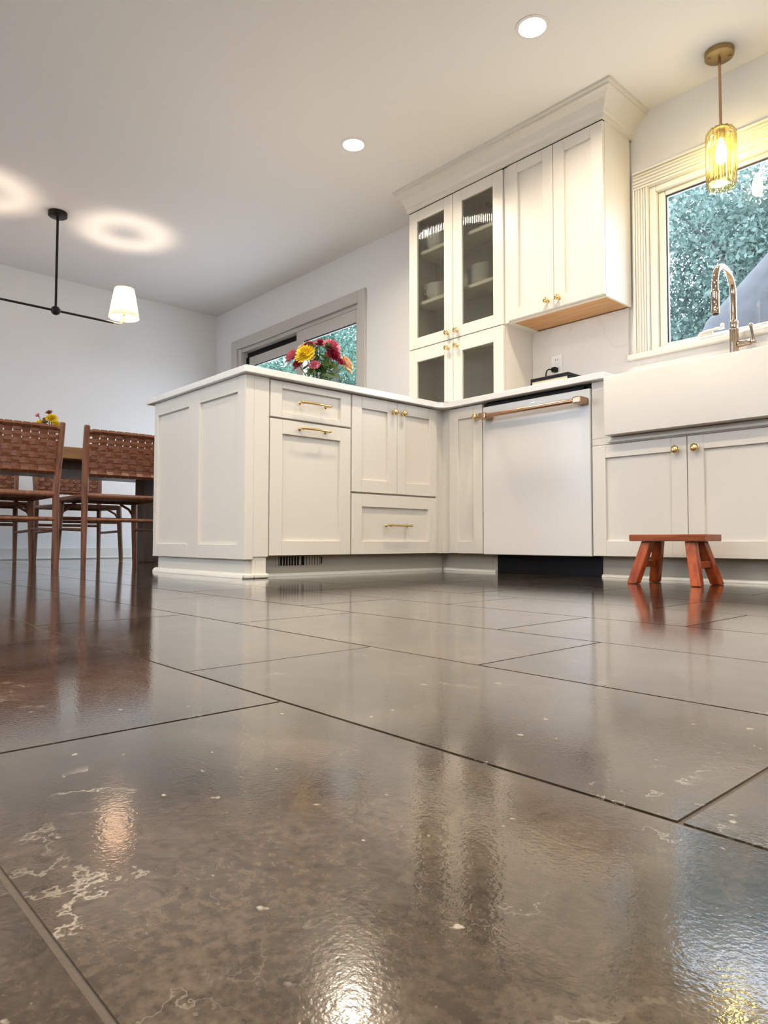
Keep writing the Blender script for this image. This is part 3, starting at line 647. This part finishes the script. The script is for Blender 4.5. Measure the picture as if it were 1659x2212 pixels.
b = MB().box(0.334, 0.566, -0.301, -0.289, 0.9945, 1.013, 0.004, 2).box(0.334, 0.566, -0.191, -0.179, 0.9945, 1.013, 0.004, 2).box(0.334, 0.346, -0.2888, -0.1912, 0.9945, 1.013, 0.004, 2).box(0.554, 0.566, -0.2888, -0.1912, 0.9945, 1.013, 0.004, 2)
b.box(0.3345, 0.342, -0.3005, -0.289, ZT+0.0006, 0.9943, 0.002).box(0.5585, 0.566, -0.3005, -0.18, ZT+0.0006, 0.9943, 0.002); b.build('rim', 'black_plastic', bx)

# ---------------------------------------------------------------- faucet
fa = thing('faucet', 'polished gooseneck kitchen faucet in front of the window', 'faucet', (1.289, -0.10, ZT))
fx, fy = 1.289, -0.10; 
b = MB().lathe([(0.030, 0.0004), (0.030, 0.005), (0.024, 0.009), (0.019, 0.012), (0.019, 0.215), (0.0205, 0.218), (0.0205, 0.224), (0.017, 0.227), (0.017, 0.248), (0.0185, 0.251), (0.0185, 0.258), (0.015, 0.262)], (fx, fy, ZT), 'Z', 24)
b.build('body', 'nickel', fa, True)
rr = 0.098; pts = [(fx, fy, ZT+0.255), (fx, fy, 1.20), (fx, fy, 1.262)]
for i in range(1, 15): a = math.pi*i/14; pts.append((fx, fy-rr+rr*math.cos(a), 1.262+rr*math.sin(a)))
pts += [(fx, fy-2*rr, 1.235)]
MB().tube(pts, 0.0138, 16).build('spout', 'nickel', fa, True)
b = MB().lathe([(0.012, -0.105), (0.0175, -0.103), (0.0178, -0.09), (0.0165, -0.085), (0.0165, -0.020), (0.0178, -0.016), (0.0178, -0.008), (0.0145, 0.0)], (fx, fy-2*rr, 1.2355), 'Z', 20)
b.build('spray_head', 'nickel', fa, True)
MB().lathe([(0.0005, 0), (0.0125, 0), (0.0125, 0.002)], (fx, fy-2*rr, 1.1285), 'Z', 16).build('nozzle', 'black_plastic', fa)
b = MB().tube([(fx+0.018, fy, 1.035), (fx+0.062, fy, 1.035)], [0.016, 0.0125], 14).tube([(fx+0.062, fy, 1.035), (fx+0.070, fy, 1.035)], 0.0145, 14)
b.build('valve', 'nickel', fa, True)
b = MB().tube([(fx+0.082, fy, 1.028), (fx+0.080, fy, 1.055), (fx+0.072, fy, 1.105)], [0.006, 0.006, 0.0075], 10).sphere((fx+0.0715, fy, 1.109), 0.0095).tube([(fx+0.069, fy, 1.035), (fx+0.09, fy, 1.035)], 0.008, 10)
b.build('lever', 'nickel', fa, True)

# ---------------------------------------------------------------- ceiling downlights
def downlight(x, y, label):
    t = thing('recessed_light', label, 'light', (x, y, ZC), 'recessed ceiling lights', world=False)
    MB().lathe([(0.056, -0.0005), (0.058, -0.004), (0.072, -0.003), (0.0725, -0.0005)], (0, 0, 0), 'Z', 32, cap0=False, cap1=False).build('trim_ring', 'downlight_trim', t, True, loc=(0, 0, 0))
    MB().lathe([(0.0005, -0.0012), (0.0558, -0.0012), (0.0558, -0.0006), (0.0005, -0.0006)], (0, 0, 0), 'Z', 32).build('lens', 'downlight_lens', t, loc=(0, 0, 0))
    la = bpy.data.lights.new('lamp_light', 'AREA'); la.shape = 'DISK'; la.size = 0.108; la.energy = W_DOWN; la.spread = math.radians(150); la.color = LAMP
    lo = bpy.data.objects.new('lamp_light', la); COL.objects.link(lo); lo.parent = t; lo.location = (0, 0, -0.0025)
downlight(0.795, -0.91, 'round recessed ceiling light nearest the pendant lamp')
downlight(-0.402, -0.91, 'round recessed ceiling light above the peninsula')
for x, y in ((3.2, -0.91), (0.795, -2.4), (1.99, -2.4), (3.2, -2.4), (-0.402, -3.9), (0.795, -3.9), (1.99, -3.9), (3.2, -3.9)):  # extra lamps added out of view to light the room
    downlight(x, y, 'added round recessed ceiling light out of view, to fill the room with light')

# ---------------------------------------------------------------- pendant over the sink
pe = thing('pendant_lamp', 'brass pendant lamp with a ribbed amber glass cylinder over the sink', 'lamp', (1.273, -0.163, ZC), world=False)
MB().lathe([(0.0005, -0.0275), (0.056, -0.0265), (0.061, -0.023), (0.062, -0.0005), (0.0005, -0.0003)], (0, 0, 0), 'Z', 40).build('canopy', 'antique_brass', pe, True, loc=(0, 0, 0))
b = MB()
for a in (0.6, 0.6+math.pi): b.lathe([(0.0075, -0.029), (0.0075, -0.0255), (0.002, -0.0255)], (0.045*math.cos(a), 0.045*math.sin(a), 0), 'Z', 10)
b.build('screw', 'antique_brass', pe, loc=(0, 0, 0))
MB().tube([(0, 0, -0.027), (0, 0, -0.345)], 0.0062, 12).build('rod', 'rose_brass', pe, True, loc=(0, 0, 0))
MB().lathe([(0.006, -0.335), (0.012, -0.338), (0.014, -0.35), (0.036, -0.354), (0.038, -0.362), (0.020, -0.366), (0.020, -0.405), (0.012, -0.41)], (0, 0, 0), 'Z', 24).build('socket', 'antique_brass', pe, True, loc=(0, 0, 0))
zt, zb = -0.362, -0.622
prof = [(0.040, zt+0.006), (0.054, zt), (0.0645, zt-0.018), (0.0655, zt-0.04), (0.0655, zb+0.02), (0.0625, zb+0.004), (0.058, zb), (0.056, zb+0.003), (0.0585, zb+0.02), (0.0600, zt-0.04)]
b = MB().lathe(prof, (0, 0, 0), 'Z', 168, 0.13, 14, cap0=False, cap1=False); b.build('glass_shade', 'amber_glass', pe, 'all', loc=(0, 0, 0))
MB().lathe([(0.010, -0.409), (0.013, -0.42), (0.022, -0.445), (0.027, -0.475), (0.022, -0.50), (0.010, -0.513), (0.0005, -0.515)], (0, 0, 0), 'Z', 8).build('bulb', 'pendant_bulb', pe, True, loc=(0, 0, 0))

# ---------------------------------------------------------------- chandelier over the dining table
ch = thing('chandelier', 'black two-arm chandelier with pleated fabric shades over the dining table', 'lamp', (-2.362, -1.865, ZC), world=False)
MB().lathe([(0.0005, -0.032), (0.055, -0.030), (0.060, -0.026), (0.0605, -0.0005), (0.0005, -0.0003)], (0, 0, 0), 'Z', 32).build('canopy', 'black_metal', ch, True, loc=(0, 0, 0))
MB().tube([(0, 0, -0.03), (0, 0, -0.665)], 0.0085, 10).build('stem', 'black_metal', ch, True, loc=(0, 0, 0))
MB().sphere((0, 0, -0.668), 0.031).build('ball_joint', 'black_metal', ch, True, loc=(0, 0, 0))
for s in (1, -1):
    am = MB().tube([(0, s*0.025, -0.668), (0, s*0.22, -0.668), (0, s*0.385, -0.668)], 0.0075, 10).build('arm', 'black_metal', ch, True, loc=(0, 0, 0))
    MB().tube([(0, s*0.385, -0.668)]+[(0, s*(0.415+0.045*math.sin(a)), -0.668+0.045*(1-math.cos(a))) for a in (0, 0.4, 0.8, 1.2, 1.571)]+[(0, s*0.46, -0.585)], 0.0062, 10).build('arm_tip', 'brass', am, True, loc=(0, 0, 0))
    MB().lathe([(0.006, -0.60), (0.014, -0.597), (0.014, -0.545), (0.006, -0.543)], (0, s*0.46, 0), 'Z', 14).build('socket', 'brass', am, True, loc=(0, 0, 0))
    MB().lathe([(0.102, -0.617), (0.066, -0.407)], (0, s*0.46, 0), 'Z', 160, 0.028, 20, cap0=False, cap1=False).build('shade', 'pleated_shade', am, 'all', loc=(0, 0, 0))
    MB().lathe([(0.014, -0.542), (0.018, -0.525), (0.020, -0.495), (0.014, -0.465)], (0, s*0.46, 0), 'Z', 8, cap0=False, cap1=False).build('bulb', 'chandelier_bulb', am, True, loc=(0, 0, 0))
    MB().lathe([(0.0005, -0.464), (0.016, -0.464), (0.016, -0.462), (0.0005, -0.4615)], (0, s*0.46, 0), 'Z', 18).build('bulb_cap', 'black_metal', am, loc=(0, 0, 0))

# ---------------------------------------------------------------- stool
stl = thing('step_stool', 'small reddish wood step stool in front of the sink cabinet', 'stool', (1.328, -0.80, 0), world=False)
MB().box(-0.141, 0.141, -0.0725, 0.0725, 0.1585, 0.183, 0.003, 2).build('seat', 'stool_wood', stl, loc=(0, 0, 0))
for sx in (-1, 1):
    for sy in (-1, 1):
        MB().beam((sx*0.118, sy*0.084, 0.0005), (sx*0.080, sy*0.040, 0.1583), 0.036, 0.034, (1, 0, 0), 0.036, 0.034, 0.004).build('leg', 'stool_leg_wood', stl, loc=(0, 0, 0))
    MB().box(sx*0.103-0.010, sx*0.103+0.010, -0.052, 0.052, 0.062, 0.086, 0.002).build('stretcher', 'stool_leg_wood', stl, loc=(0, 0, 0))

# ---------------------------------------------------------------- dining chairs
def copy_tree(o, parent=None):
    c = o.copy(); COL.objects.link(c); c.parent = parent
    for chd in o.children: copy_tree(chd, c)
    return c
def make_chair():
    t = thing('dining_chair', 'x', 'chair', (0, 0, 0), 'woven leather dining chairs', world=False)
    Wd = 0.238; Z = (0, 0, 0)
    def leg(pts, rad): MB().tube(pts, rad, 12).build('leg', 'chair_wood', t, True, loc=Z)
    for s in (-1, 1):
        leg([(s*Wd, -0.225, 0.0005), (s*(Wd-0.004), -0.215, 0.25), (s*(Wd-0.006), -0.212, 0.42), (s*(Wd+0.002), -0.235, 0.62), (s*(Wd+0.006), -0.262, 0.788), (s*(Wd+0.006), -0.263, 0.794)], [0.0135, 0.017, 0.018, 0.018, 0.0165, 0.010])
        leg([(s*(Wd+0.002), 0.232, 0.0005), (s*(Wd-0.008), 0.222, 0.25), (s*(Wd-0.015), 0.215, 0.415)], [0.0145, 0.018, 0.019])
        MB().tube([(s*(Wd-0.006), -0.212, 0.405), (s*(Wd-0.012), 0.215, 0.400)], 0.015, 10).build('seat_rail', 'chair_wood', t, True, loc=Z)
        MB().tube([(s*(Wd-0.004), -0.216, 0.215), (s*(Wd-0.008), 0.222, 0.225)], 0.0095, 10).build('stretcher', 'chair_wood', t, True, loc=Z)
        MB().tube([(s*(Wd-0.012), 0.222, 0.305), (s*(Wd-0.045), 0.222, 0.355), (s*(Wd-0.10), 0.220, 0.385)], 0.008, 8).build('brace', 'chair_wood', t, True, loc=Z)
    for y, z in ((-0.212, 0.405), (0.215, 0.400)): MB().tube([(-Wd+0.012, y, z), (Wd-0.012, y, z)], 0.016, 10).build('seat_rail', 'chair_wood', t, True, loc=Z)
    MB().tube([(-Wd, -0.216, 0.272), (Wd, -0.216, 0.272)], 0.0115, 10).build('stretcher', 'chair_wood', t, True, loc=Z)
    MB().tube([(-Wd, 0.222, 0.29), (Wd, 0.222, 0.29)], 0.0105, 10).build('stretcher', 'chair_wood', t, True, loc=Z)
    # back rails
    ytop, ylo, ztop, zlo = -0.258, -0.221, 0.760, 0.527
    MB().tube([(-Wd, ytop, ztop), (0, ytop-0.012, ztop), (Wd, ytop, ztop)], 0.012, 10).build('back_rail', 'chair_wood', t, True, loc=Z)
    MB().tube([(-Wd, ylo, zlo), (0, ylo-0.012, zlo), (Wd, ylo, zlo)], 0.012, 10).build('back_rail', 'chair_wood', t, True, loc=Z)
    NV, NH = 10, 7; span = 2*Wd-0.044
    yy = lambda z: ylo+(ytop-ylo)*(z-zlo)/(ztop-zlo)
    bow = lambda x: -0.012*(1-(x/Wd)**2)
    pv, ph = span/NV, (ztop-zlo)/NH
    def strip(path, wdir, wd, th=0.0022):
        mb = MB(); rs = []; wdir = Vector(wdir)
        for i, p in enumerate(path):
            p = Vector(p); tt = (Vector(path[min(i+1, len(path)-1)])-Vector(path[max(i-1, 0)])).normalized(); nn = tt.cross(wdir).normalized()
            rs.append([p+wdir*wd/2+nn*th/2, p-wdir*wd/2+nn*th/2, p-wdir*wd/2-nn*th/2, p+wdir*wd/2-nn*th/2])
        return mb.rings(rs)
    for i in range(NV):
        x = -span/2+(i+0.5)*pv; path = []
        # wraps over both rails
        for a in (200, 260, 320): path.append((x, ylo+bow(x)+0.0145*math.cos(math.radians(a)), zlo+0.0145*math.sin(math.radians(a))))
        path = []
        for j in range(NH+1):
            z = zlo + j*ph
            if j < NH: path.append((x, yy(z+ph/2)+bow(x)+0.0032*(1 if (i+j) % 2 else -1), z+ph/2))
        path = [(x, ylo+bow(x)+0.014, zlo), (x, ylo+bow(x), zlo-0.0145), (x, ylo+bow(x)-0.0145, zlo)] + path
        path += [(x, ytop+bow(x)-0.0145, ztop), (x, ytop+bow(x), ztop+0.0145), (x, ytop+bow(x)+0.0145, ztop)]
        strip(path, (1, 0, 0), pv-0.0065).build('strap', 'leather', t, loc=Z)
    for j in range(NH):
        z = zlo+(j+0.5)*ph
        path = [(-Wd+0.004, yy(z)+bow(-Wd+0.004), z)]+[(-span/2+(i+0.5)*pv, yy(z)+bow(-span/2+(i+0.5)*pv)-0.0032*(1 if (i+j) % 2 else -1), z) for i in range(NV)]+[(Wd-0.004, yy(z)+bow(Wd-0.004), z)]
        wd = ph-0.0035 if j < NH-2 else ph-0.010
        strip(path, (0, 0, 1), wd).build('strap', 'leather', t, loc=Z)
    # woven seat sling
    mb = MB(); N = 8; rs = []
    for i in range(N+1):
        y = -0.212+0.427*i/N; rs.append([(-Wd+0.02, y, 0.420-0.018*math.sin(math.pi*i/N)), (Wd-0.02, y, 0.420-0.018*math.sin(math.pi*i/N)), (Wd-0.02, y, 0.413-0.018*math.sin(math.pi*i/N)), (-Wd+0.02, y, 0.413-0.018*math.sin(math.pi*i/N))])
    mb.rings(rs).build('seat', 'leather', t, loc=Z)
    return t
chair = make_chair()
spots = [(-1.675, -1.728, 90, 'woven leather dining chair backing onto the peninsula end'), (-1.675, -2.345, 90, 'woven leather dining chair at the left picture edge, back towards the viewer'),
         (-2.915, -1.51, -90, 'woven leather dining chair on the far side of the table, nearer the glass door'), (-2.915, -2.12, -90, 'woven leather dining chair on the far side of the table, at the picture edge')]
for i, (x, y, a, lab) in enumerate(spots):
    o = chair if i == 0 else copy_tree(chair)
    o.location = (x, y, 0); o.rotation_euler = (0, 0, math.radians(a)); o['label'] = lab
for o in list(bpy.data.objects):
    if o.name.startswith('dining_chair'): o['category'] = 'chair'

# ---------------------------------------------------------------- dining table
tb = thing('dining_table', 'wooden dining table with a thick light edge and dark legs', 'table', (-2.36, -1.80, 0))
MB().box(-2.82, -1.90, -2.78, -0.86, 0.655, 0.728, 0.004, 2).build('tabletop', 'table_wood', tb)
MB().box(-2.70, -2.02, -2.62, -1.02, 0.60, 0.6548).build('apron', 'table_dark_wood', tb)
for y in (-1.21, -2.62):
    for x in (-2.36,): MB().box(x-0.07, x+0.07, y-0.065, y+0.065, 0.0005, 0.5998, 0.004).build('leg', 'table_dark_wood', tb)

# ---------------------------------------------------------------- flowers
def vase(loc, r0, r1, h, label):
    t = thing('vase', label, 'vase', loc, world=False)
    MB().lathe([(0.001, 0.0005), (r0, 0.0005), (r0*1.02, 0.01), (r1, h), (r1-0.003, h), (r0-0.002, 0.012), (0.001, 0.010)], (0, 0, 0), 'Z', 28).build('glass', 'vase_glass', t, True, loc=(0, 0, 0))
    return t
def petal_head(mb, c, axis, R, layers, npet, wid, cup):
    axis = Vector(axis).normalized(); a = axis.cross(Vector((0.3, 0.2, 0.9))).normalized(); b2 = axis.cross(a)
    c = Vector(c)
    for l in range(layers):
        f = l/max(1, layers-1); el = cup[0]+(cup[1]-cup[0])*f; L_ = R*(1-0.45*f); n = max(5, int(npet*(1-0.4*f)))
        for k_ in range(n):
            th = 2*math.pi*(k_+0.5*(l % 2)+random.uniform(-.15, .15))/n; e2 = el+random.uniform(-.12, .12)
            dr = (a*math.cos(th)+b2*math.sin(th)); d1 = (dr*math.cos(e2)+axis*math.sin(e2)); tn = axis.cross(dr).normalized(); nn = d1.cross(tn)
            p0 = c+axis*R*0.12*f; w_ = wid*R
            v = [p0, p0+d1*L_*0.55+tn*w_/2-nn*L_*0.03, p0+d1*L_*0.92+tn*w_*0.38+nn*L_*.02, p0+d1*L_+nn*L_*.05, p0+d1*L_*0.92-tn*w_*0.38+nn*L_*.02, p0+d1*L_*0.55-tn*w_/2-nn*L_*0.03]
            mb.bm.faces.new([mb.bm.verts.new(q) for q in v])
def flower(base, head, axis, R, mat, label, name, layers=5, npet=16, wid=0.30, cup=(0.05, 1.3), leaves=2, group=None):
    t = thing(name, label, 'flower', base, group, world=False); base = Vector(base); hd = Vector(head)-base; ax = Vector(axis).normalized()
    mid = Vector((hd.x*0.35, hd.y*0.35, hd.z*0.55))
    MB().tube([(0, 0, 0.001), tuple(mid), tuple(hd-ax*R*0.15)], [0.0022, 0.0022, 0.0026], 6).build('stem', 'vase_water_stem', t, True, loc=(0, 0, 0))
    mb = MB(); petal_head(mb, hd, ax, R, layers, npet, wid, cup); mb.sphere(hd+ax*R*0.08, R*0.2, u=8, v=6); mb.build('petals', mat, t, loc=(0, 0, 0))
    for i in range(leaves):
        p = mid.lerp(hd, random.uniform(0.1, 0.75)); leaf(p, Vector((random.uniform(-1, 1), random.uniform(-1, 1), random.uniform(-.3, .8))), random.uniform(0.035, 0.06), t)
    return t
def leaf(p, d, L_, parent):
    d = Vector(d).normalized(); s = d.cross(Vector((0.1, 0.05, 1))).normalized(); n_ = s.cross(d); mb = MB(); w_ = L_*0.26
    p = Vector(p); c = [p, p+d*L_*.3+s*w_, p+d*L_*.65+s*w_*.8-n_*L_*.05, p+d*L_-n_*L_*.15, p+d*L_*.65-s*w_*.8-n_*L_*.05, p+d*L_*.3-s*w_]
    vs = [mb.bm.verts.new(q) for q in c]; m1 = mb.bm.verts.new(p+d*L_*.3-n_*w_*.3); m2 = mb.bm.verts.new(p+d*L_*.65-n_*(L_*.05+w_*.3))
    for q in ((vs[0], vs[1], m1), (vs[1], vs[2], m2, m1), (vs[2], vs[3], m2), (vs[3], vs[4], m2), (vs[4], vs[5], m1, m2), (vs[5], vs[0], m1)): mb.bm.faces.new(q)
    return mb.build('leaf', 'leaf_green', parent, loc=(0, 0, 0))
VX, VY = -0.42, -1.135
vase((VX, VY, ZT), 0.034, 0.048, 0.155, 'clear glass vase holding the mixed bouquet on the peninsula counter')
def bq(du, dz, dd, R, mat, label, name, **k):
    # du along the picture (to the right), dd towards the viewer
    v = Vector((VX, VY, 0))+rt*du-fw*dd
    ax = rt*du*5-fw*max(0.25, dd*8)+up*0.45
    return flower((VX+rt.x*du*0.15, VY+rt.y*du*0.15, ZT+0.013), (v.x, v.y, ZT+dz+0.032), ax, R*1.2, mat, label, name, **k)
gB = 'flowers of the bouquet on the counter'
bq(-0.055, 0.205, 0.075, 0.052, 'petal_yellow', 'large yellow chrysanthemum at the front left of the counter bouquet', 'chrysanthemum', layers=5, npet=20, wid=0.26, group=gB)
bq(-0.125, 0.205, 0.02, 0.048, 'petal_pink', 'dusky pink chrysanthemum left of the yellow bloom', 'chrysanthemum', layers=6, npet=18, group=gB)
bq(-0.095, 0.160, 0.045, 0.036, 'petal_burgundy', 'dark red chrysanthemum below the yellow bloom', 'chrysanthemum', layers=5, npet=16, group=gB)
bq(-0.045, 0.262, 0.00, 0.042, 'petal_burgundy', 'dark red chrysanthemum behind the top of the yellow bloom', 'chrysanthemum', layers=6, npet=18, group=gB)
bq(0.012, 0.278, 0.01, 0.034, 'petal_burgundy', 'topmost dark red chrysanthemum of the counter bouquet', 'chrysanthemum', layers=5, npet=14, group=gB)
bq(0.075, 0.250, 0.045, 0.048, 'petal_pink', 'pink chrysanthemum at the upper right of the counter bouquet', 'chrysanthemum', layers=6, npet=18, group=gB)
bq(0.085, 0.205, 0.060, 0.040, 'petal_burgundy', 'crimson chrysanthemum under the upper right pink bloom', 'chrysanthemum', layers=6, npet=16, group=gB)
bq(0.115, 0.165, 0.055, 0.030, 'petal_burgundy', 'small crimson bud at the right edge of the counter bouquet', 'chrysanthemum', layers=5, npet=12, cup=(0.6, 1.4), group=gB)
bq(0.140, 0.165, 0.015, 0.050, 'petal_peach', 'pale peach rose at the far right of the counter bouquet', 'rose', layers=4, npet=9, wid=0.9, cup=(0.2, 1.3), group=gB)
bq(-0.020, 0.180, 0.080, 0.022, 'petal_peach', 'small peach lily bud at the middle of the counter bouquet', 'lily', layers=2, npet=6, wid=0.5, cup=(0.7, 1.2), group=gB)
bq(-0.075, 0.255, -0.02, 0.040, 'petal_peach', 'white peach rose peeking out behind the yellow bloom', 'rose', layers=4, npet=9, wid=0.8, cup=(0.2, 1.3), group=gB)
bq(-0.010, 0.150, 0.075, 0.028, 'petal_pink', 'small rosy chrysanthemum at the low middle of the counter bouquet', 'chrysanthemum', layers=4, npet=14, group=gB)
gr = thing('greenery_sprig', 'dark green leafy sprigs in the middle of the counter bouquet', 'greenery', (VX, VY, ZT+0.013), world=False)
for i in range(14):
    a = rt*random.uniform(-0.06, 0.10)-fw*random.uniform(0.0, 0.07); z = random.uniform(0.17, 0.28)
    MB().tube([(a.x*0.1, a.y*0.1, 0.001+0.002*i), (a.x*0.4, a.y*0.4, z*0.5), (a.x, a.y, z)], 0.0022, 6).build('stem', 'vase_water_stem', gr, True, loc=(0, 0, 0))
    for j in range(8):
        f = random.uniform(0.5, 1.0); q = Vector((a.x*f, a.y*f, z*f))
        leaf(q, Vector((random.uniform(-1, 1), random.uniform(-1, 1), random.uniform(-.2, .9)))-fw*0.4, random.uniform(0.035, 0.065), gr)
leaf(rt*0.05-fw*0.05+up*0.14, rt*1.0+up*-0.25, 0.10, gr); leaf(rt*0.02-fw*0.06+up*0.12, rt*1.0+up*0.1, 0.08, gr)

TXv, TYv = -2.36, -1.89
vase((TXv, TYv, 0.7285), 0.028, 0.038, 0.12, 'small glass vase of flowers on the dining table')
def tq(du, dz, dd, R, mat, label, name, **k):
    v = Vector((TXv, TYv, 0))+rt*du-fw*dd; ax = rt*du*5-fw*0.5+up*0.6
    return flower((TXv+rt.x*du*0.1, TYv+rt.y*du*0.1, 0.7285+0.012), (v.x, v.y, 0.7285+dz), ax, R, mat, label, name, group='flowers on the dining table', **k)
tq(0.035, 0.225, 0.04, 0.042, 'petal_yellow', 'yellow chrysanthemum on the dining table, the roundest of that posy', 'chrysanthemum', layers=5, npet=18)
tq(0.065, 0.185, 0.03, 0.036, 'petal_yellow', 'yellow chrysanthemum drooping at the right of the table posy', 'chrysanthemum', layers=4, npet=16)
tq(-0.045, 0.190, 0.04, 0.036, 'petal_yellow', 'pale yellow chrysanthemum low at the left of the table posy', 'chrysanthemum', layers=4, npet=16)
tq(-0.065, 0.245, 0.01, 0.026, 'petal_pink', 'small pink lily standing at the left of the table posy', 'lily', layers=2, npet=6, wid=0.5, cup=(0.8, 1.2))
tq(0.0, 0.265, 0.0, 0.030, 'petal_rust', 'rusty brown bloom at the top of the table posy', 'chrysanthemum', layers=4, npet=12, cup=(0.5, 1.3), leaves=4)
tq(-0.01, 0.215, 0.03, 0.030, 'petal_rust', 'rusty brown bloom in the middle of the table posy', 'chrysanthemum', layers=4, npet=12, leaves=5)

# ---------------------------------------------------------------- garden outside
struct(MB().box(-40, 40, -40, 60, -0.5, -0.25), 'ground', 'bounce_ground', 'ground outside the windows, made pale to bounce daylight indoors', 'bounce_ground')  # pale surface put in to bounce daylight up to the ceiling
def leaves_mesh(name, mat, clumps, n, size, parent):
    tot = sum(c[3]**2 for c in clumps); V = []
    for (x, y, z, r) in clumps:
        k_ = max(20, int(n*r*r/tot)); d_ = rng.normal(size=(k_, 3)); d_ /= np.linalg.norm(d_, axis=1)[:, None]
        V.append(np.array([x, y, z])+d_*(r*rng.uniform(0.25, 1.0, (k_, 1))**0.5)*np.array([1, 1, 0.8]))
    P = np.concatenate(V); k_ = len(P)
    a = rng.normal(size=(k_, 3)); a /= np.linalg.norm(a, axis=1)[:, None]; b_ = rng.normal(size=(k_, 3)); b_ -= a*(a*b_).sum(1)[:, None]; b_ /= np.linalg.norm(b_, axis=1)[:, None]
    s_ = size*rng.uniform(0.6, 1.3, (k_, 1))
    q = np.stack([P-a*s_*0.5, P+b_*s_*0.3, P+a*s_*0.5, P-b_*s_*0.3], 1).reshape(-1, 3).astype(np.float32)
    me = bpy.data.meshes.new(name); me.vertices.add(len(q)); me.vertices.foreach_set('co', q.ravel())
    me.loops.add(len(q)); me.loops.foreach_set('vertex_index', np.arange(len(q), dtype=np.int32))
    me.polygons.add(k_); me.polygons.foreach_set('loop_start', np.arange(0, len(q), 4, dtype=np.int32)); me.polygons.foreach_set('loop_total', np.full(k_, 4, dtype=np.int32))
    me.update(); me.validate(); me.materials.append(MATS[mat])
    o = bpy.data.objects.new(name, me); COL.objects.link(o); o.parent = parent; o['kind'] = 'stuff'; return o
def tree(x, y, h, cz, cr, mat, label, n=9000, size=0.13, nc=26, lean=(0, 0), tr=0.14, flat=1.0):
    t = thing('tree', label, 'tree', (x, y, -0.25), 'trees outside', world=False)
    top = (lean[0], lean[1], cz); pts = [(0, 0, 0), (lean[0]*.3, lean[1]*.3, cz*.4), (lean[0]*.7, lean[1]*.7, cz*.8), (lean[0], lean[1], cz+cr*.5)]
    MB().tube(pts, [tr, tr*.8, tr*.6, tr*.2], 10).build('trunk', 'bark', t, True, loc=(0, 0, 0))
    cl = []
    for i in range(nc):
        d_ = rng.normal(size=3); d_ /= np.linalg.norm(d_); rr_ = cr*rng.uniform(0.35, 1.0)
        c = (top[0]+d_[0]*rr_, top[1]+d_[1]*rr_, top[2]+d_[2]*rr_*flat); cl.append((*c, cr*rng.uniform(0.22, 0.42)))
        if i % 4 == 0: MB().tube([(lean[0]*.7, lean[1]*.7, cz*.75), ((lean[0]*.7+c[0])/2, (lean[1]*.7+c[1])/2, (cz*.75+c[2])/2+0.1), c], [tr*.35, tr*.22, tr*.06], 6).build('branch', 'bark', t, True, loc=(0, 0, 0))
    leaves_mesh('foliage', mat, cl, n, size, t)
# seen through the window over the sink
tree(-0.6, 7.0, 8, 4.1, 2.0, 'foliage_teal', 'large teal green tree filling the kitchen window', 32670, 0.074, 26)
tree(1.3, 8.5, 8, 5.0, 2.0, 'foliage_green', 'green tree standing at the right of the kitchen window view', 23760, 0.074, 22)
tree(-3.3, 8.0, 8, 4.0, 2.1, 'foliage_teal', 'blue green tree seen at the left edge of the kitchen window', 23760, 0.074, 24)
tree(-1.4, 11.0, 6, 2.6, 2.3, 'foliage_green', 'low bushy tree far behind in the kitchen window', 20790, 0.084, 22)
# big dark leaning trunk
t = thing('tree_limb', 'thick dark leaning trunk crossing the lower right of the kitchen window', 'tree', (-0.3, 4.0, -0.25), world=False)
MB().tube([(-0.9, 0, 0), (-0.55, 0.05, 1.4), (0.0, 0.05, 2.55), (0.75, 0.1, 3.3), (1.9, 0.2, 4.3), (3.0, .3, 5.0)], [0.34, 0.30, 0.27, 0.24, 0.2, 0.15], 14).build('trunk', 'bark', t, True, loc=(0, 0, 0))
# seen through the sliding door
tree(-9.3, 6.0, 7, 3.7, 1.9, 'foliage_mint', 'mint green tree directly outside the sliding door', 32670, 0.070, 26)
tree(-12.6, 6.4, 7, 3.7, 2.0, 'foliage_mint', 'green tree at the left of the sliding door view', 26730, 0.074, 24)
tree(-12.4, 10.4, 8, 5.2, 2.4, 'foliage_teal', 'tall teal tree behind the one outside the sliding door', 26730, 0.074, 24)
tree(-17.0, 10.8, 8, 5.2, 2.6, 'foliage_green', 'distant green tree at the far left beyond the patio', 10800, 0.144, 24)

# low shrubs closing the view under the crowns
def shrub(x, y, h, r, mat, label):
    t = thing('shrub', label, 'shrub', (x, y, -0.25), 'shrubs outside', world=False)
    MB().tube([(0, 0, 0), (0.05, 0, h*0.5), (0, 0.05, h*0.9)], [0.05, 0.04, 0.01], 8).build('stem', 'bark', t, True, loc=(0, 0, 0))
    cl = [(rng.uniform(-r, r)*0.7, rng.uniform(-r, r)*0.4, rng.uniform(0.25, 1.0)*h, r*rng.uniform(0.35, 0.55)) for _ in range(14)]
    leaves_mesh('foliage', mat, cl, 5000, 0.12, t)
for x, y, h, r, mt_, lab in ((-5.6, 12.6, 2.6, 1.5, 'foliage_green', 'green shrub right of the trees beyond the sliding door'), (-9.0, 13.5, 2.8, 1.6, 'foliage_mint', 'mint green shrub behind the nearest tree beyond the sliding door'),
        (-12.2, 14.2, 2.8, 1.6, 'foliage_teal', 'teal shrub under the tall tree beyond the sliding door'), (-15.6, 13.8, 2.8, 1.6, 'foliage_green', 'green shrub far left beyond the sliding door'),
        (1.8, 13.0, 2.4, 1.5, 'foliage_green', 'green shrub low behind the leaning trunk in the kitchen window'), (4.6, 12.0, 2.4, 1.5, 'foliage_teal', 'teal shrub right of the kitchen window view')):
    shrub(x, y, h, r, mt_, lab)

for o in bpy.data.objects:
    if '_world' in o: del o['_world']
bpy.context.view_layer.update()
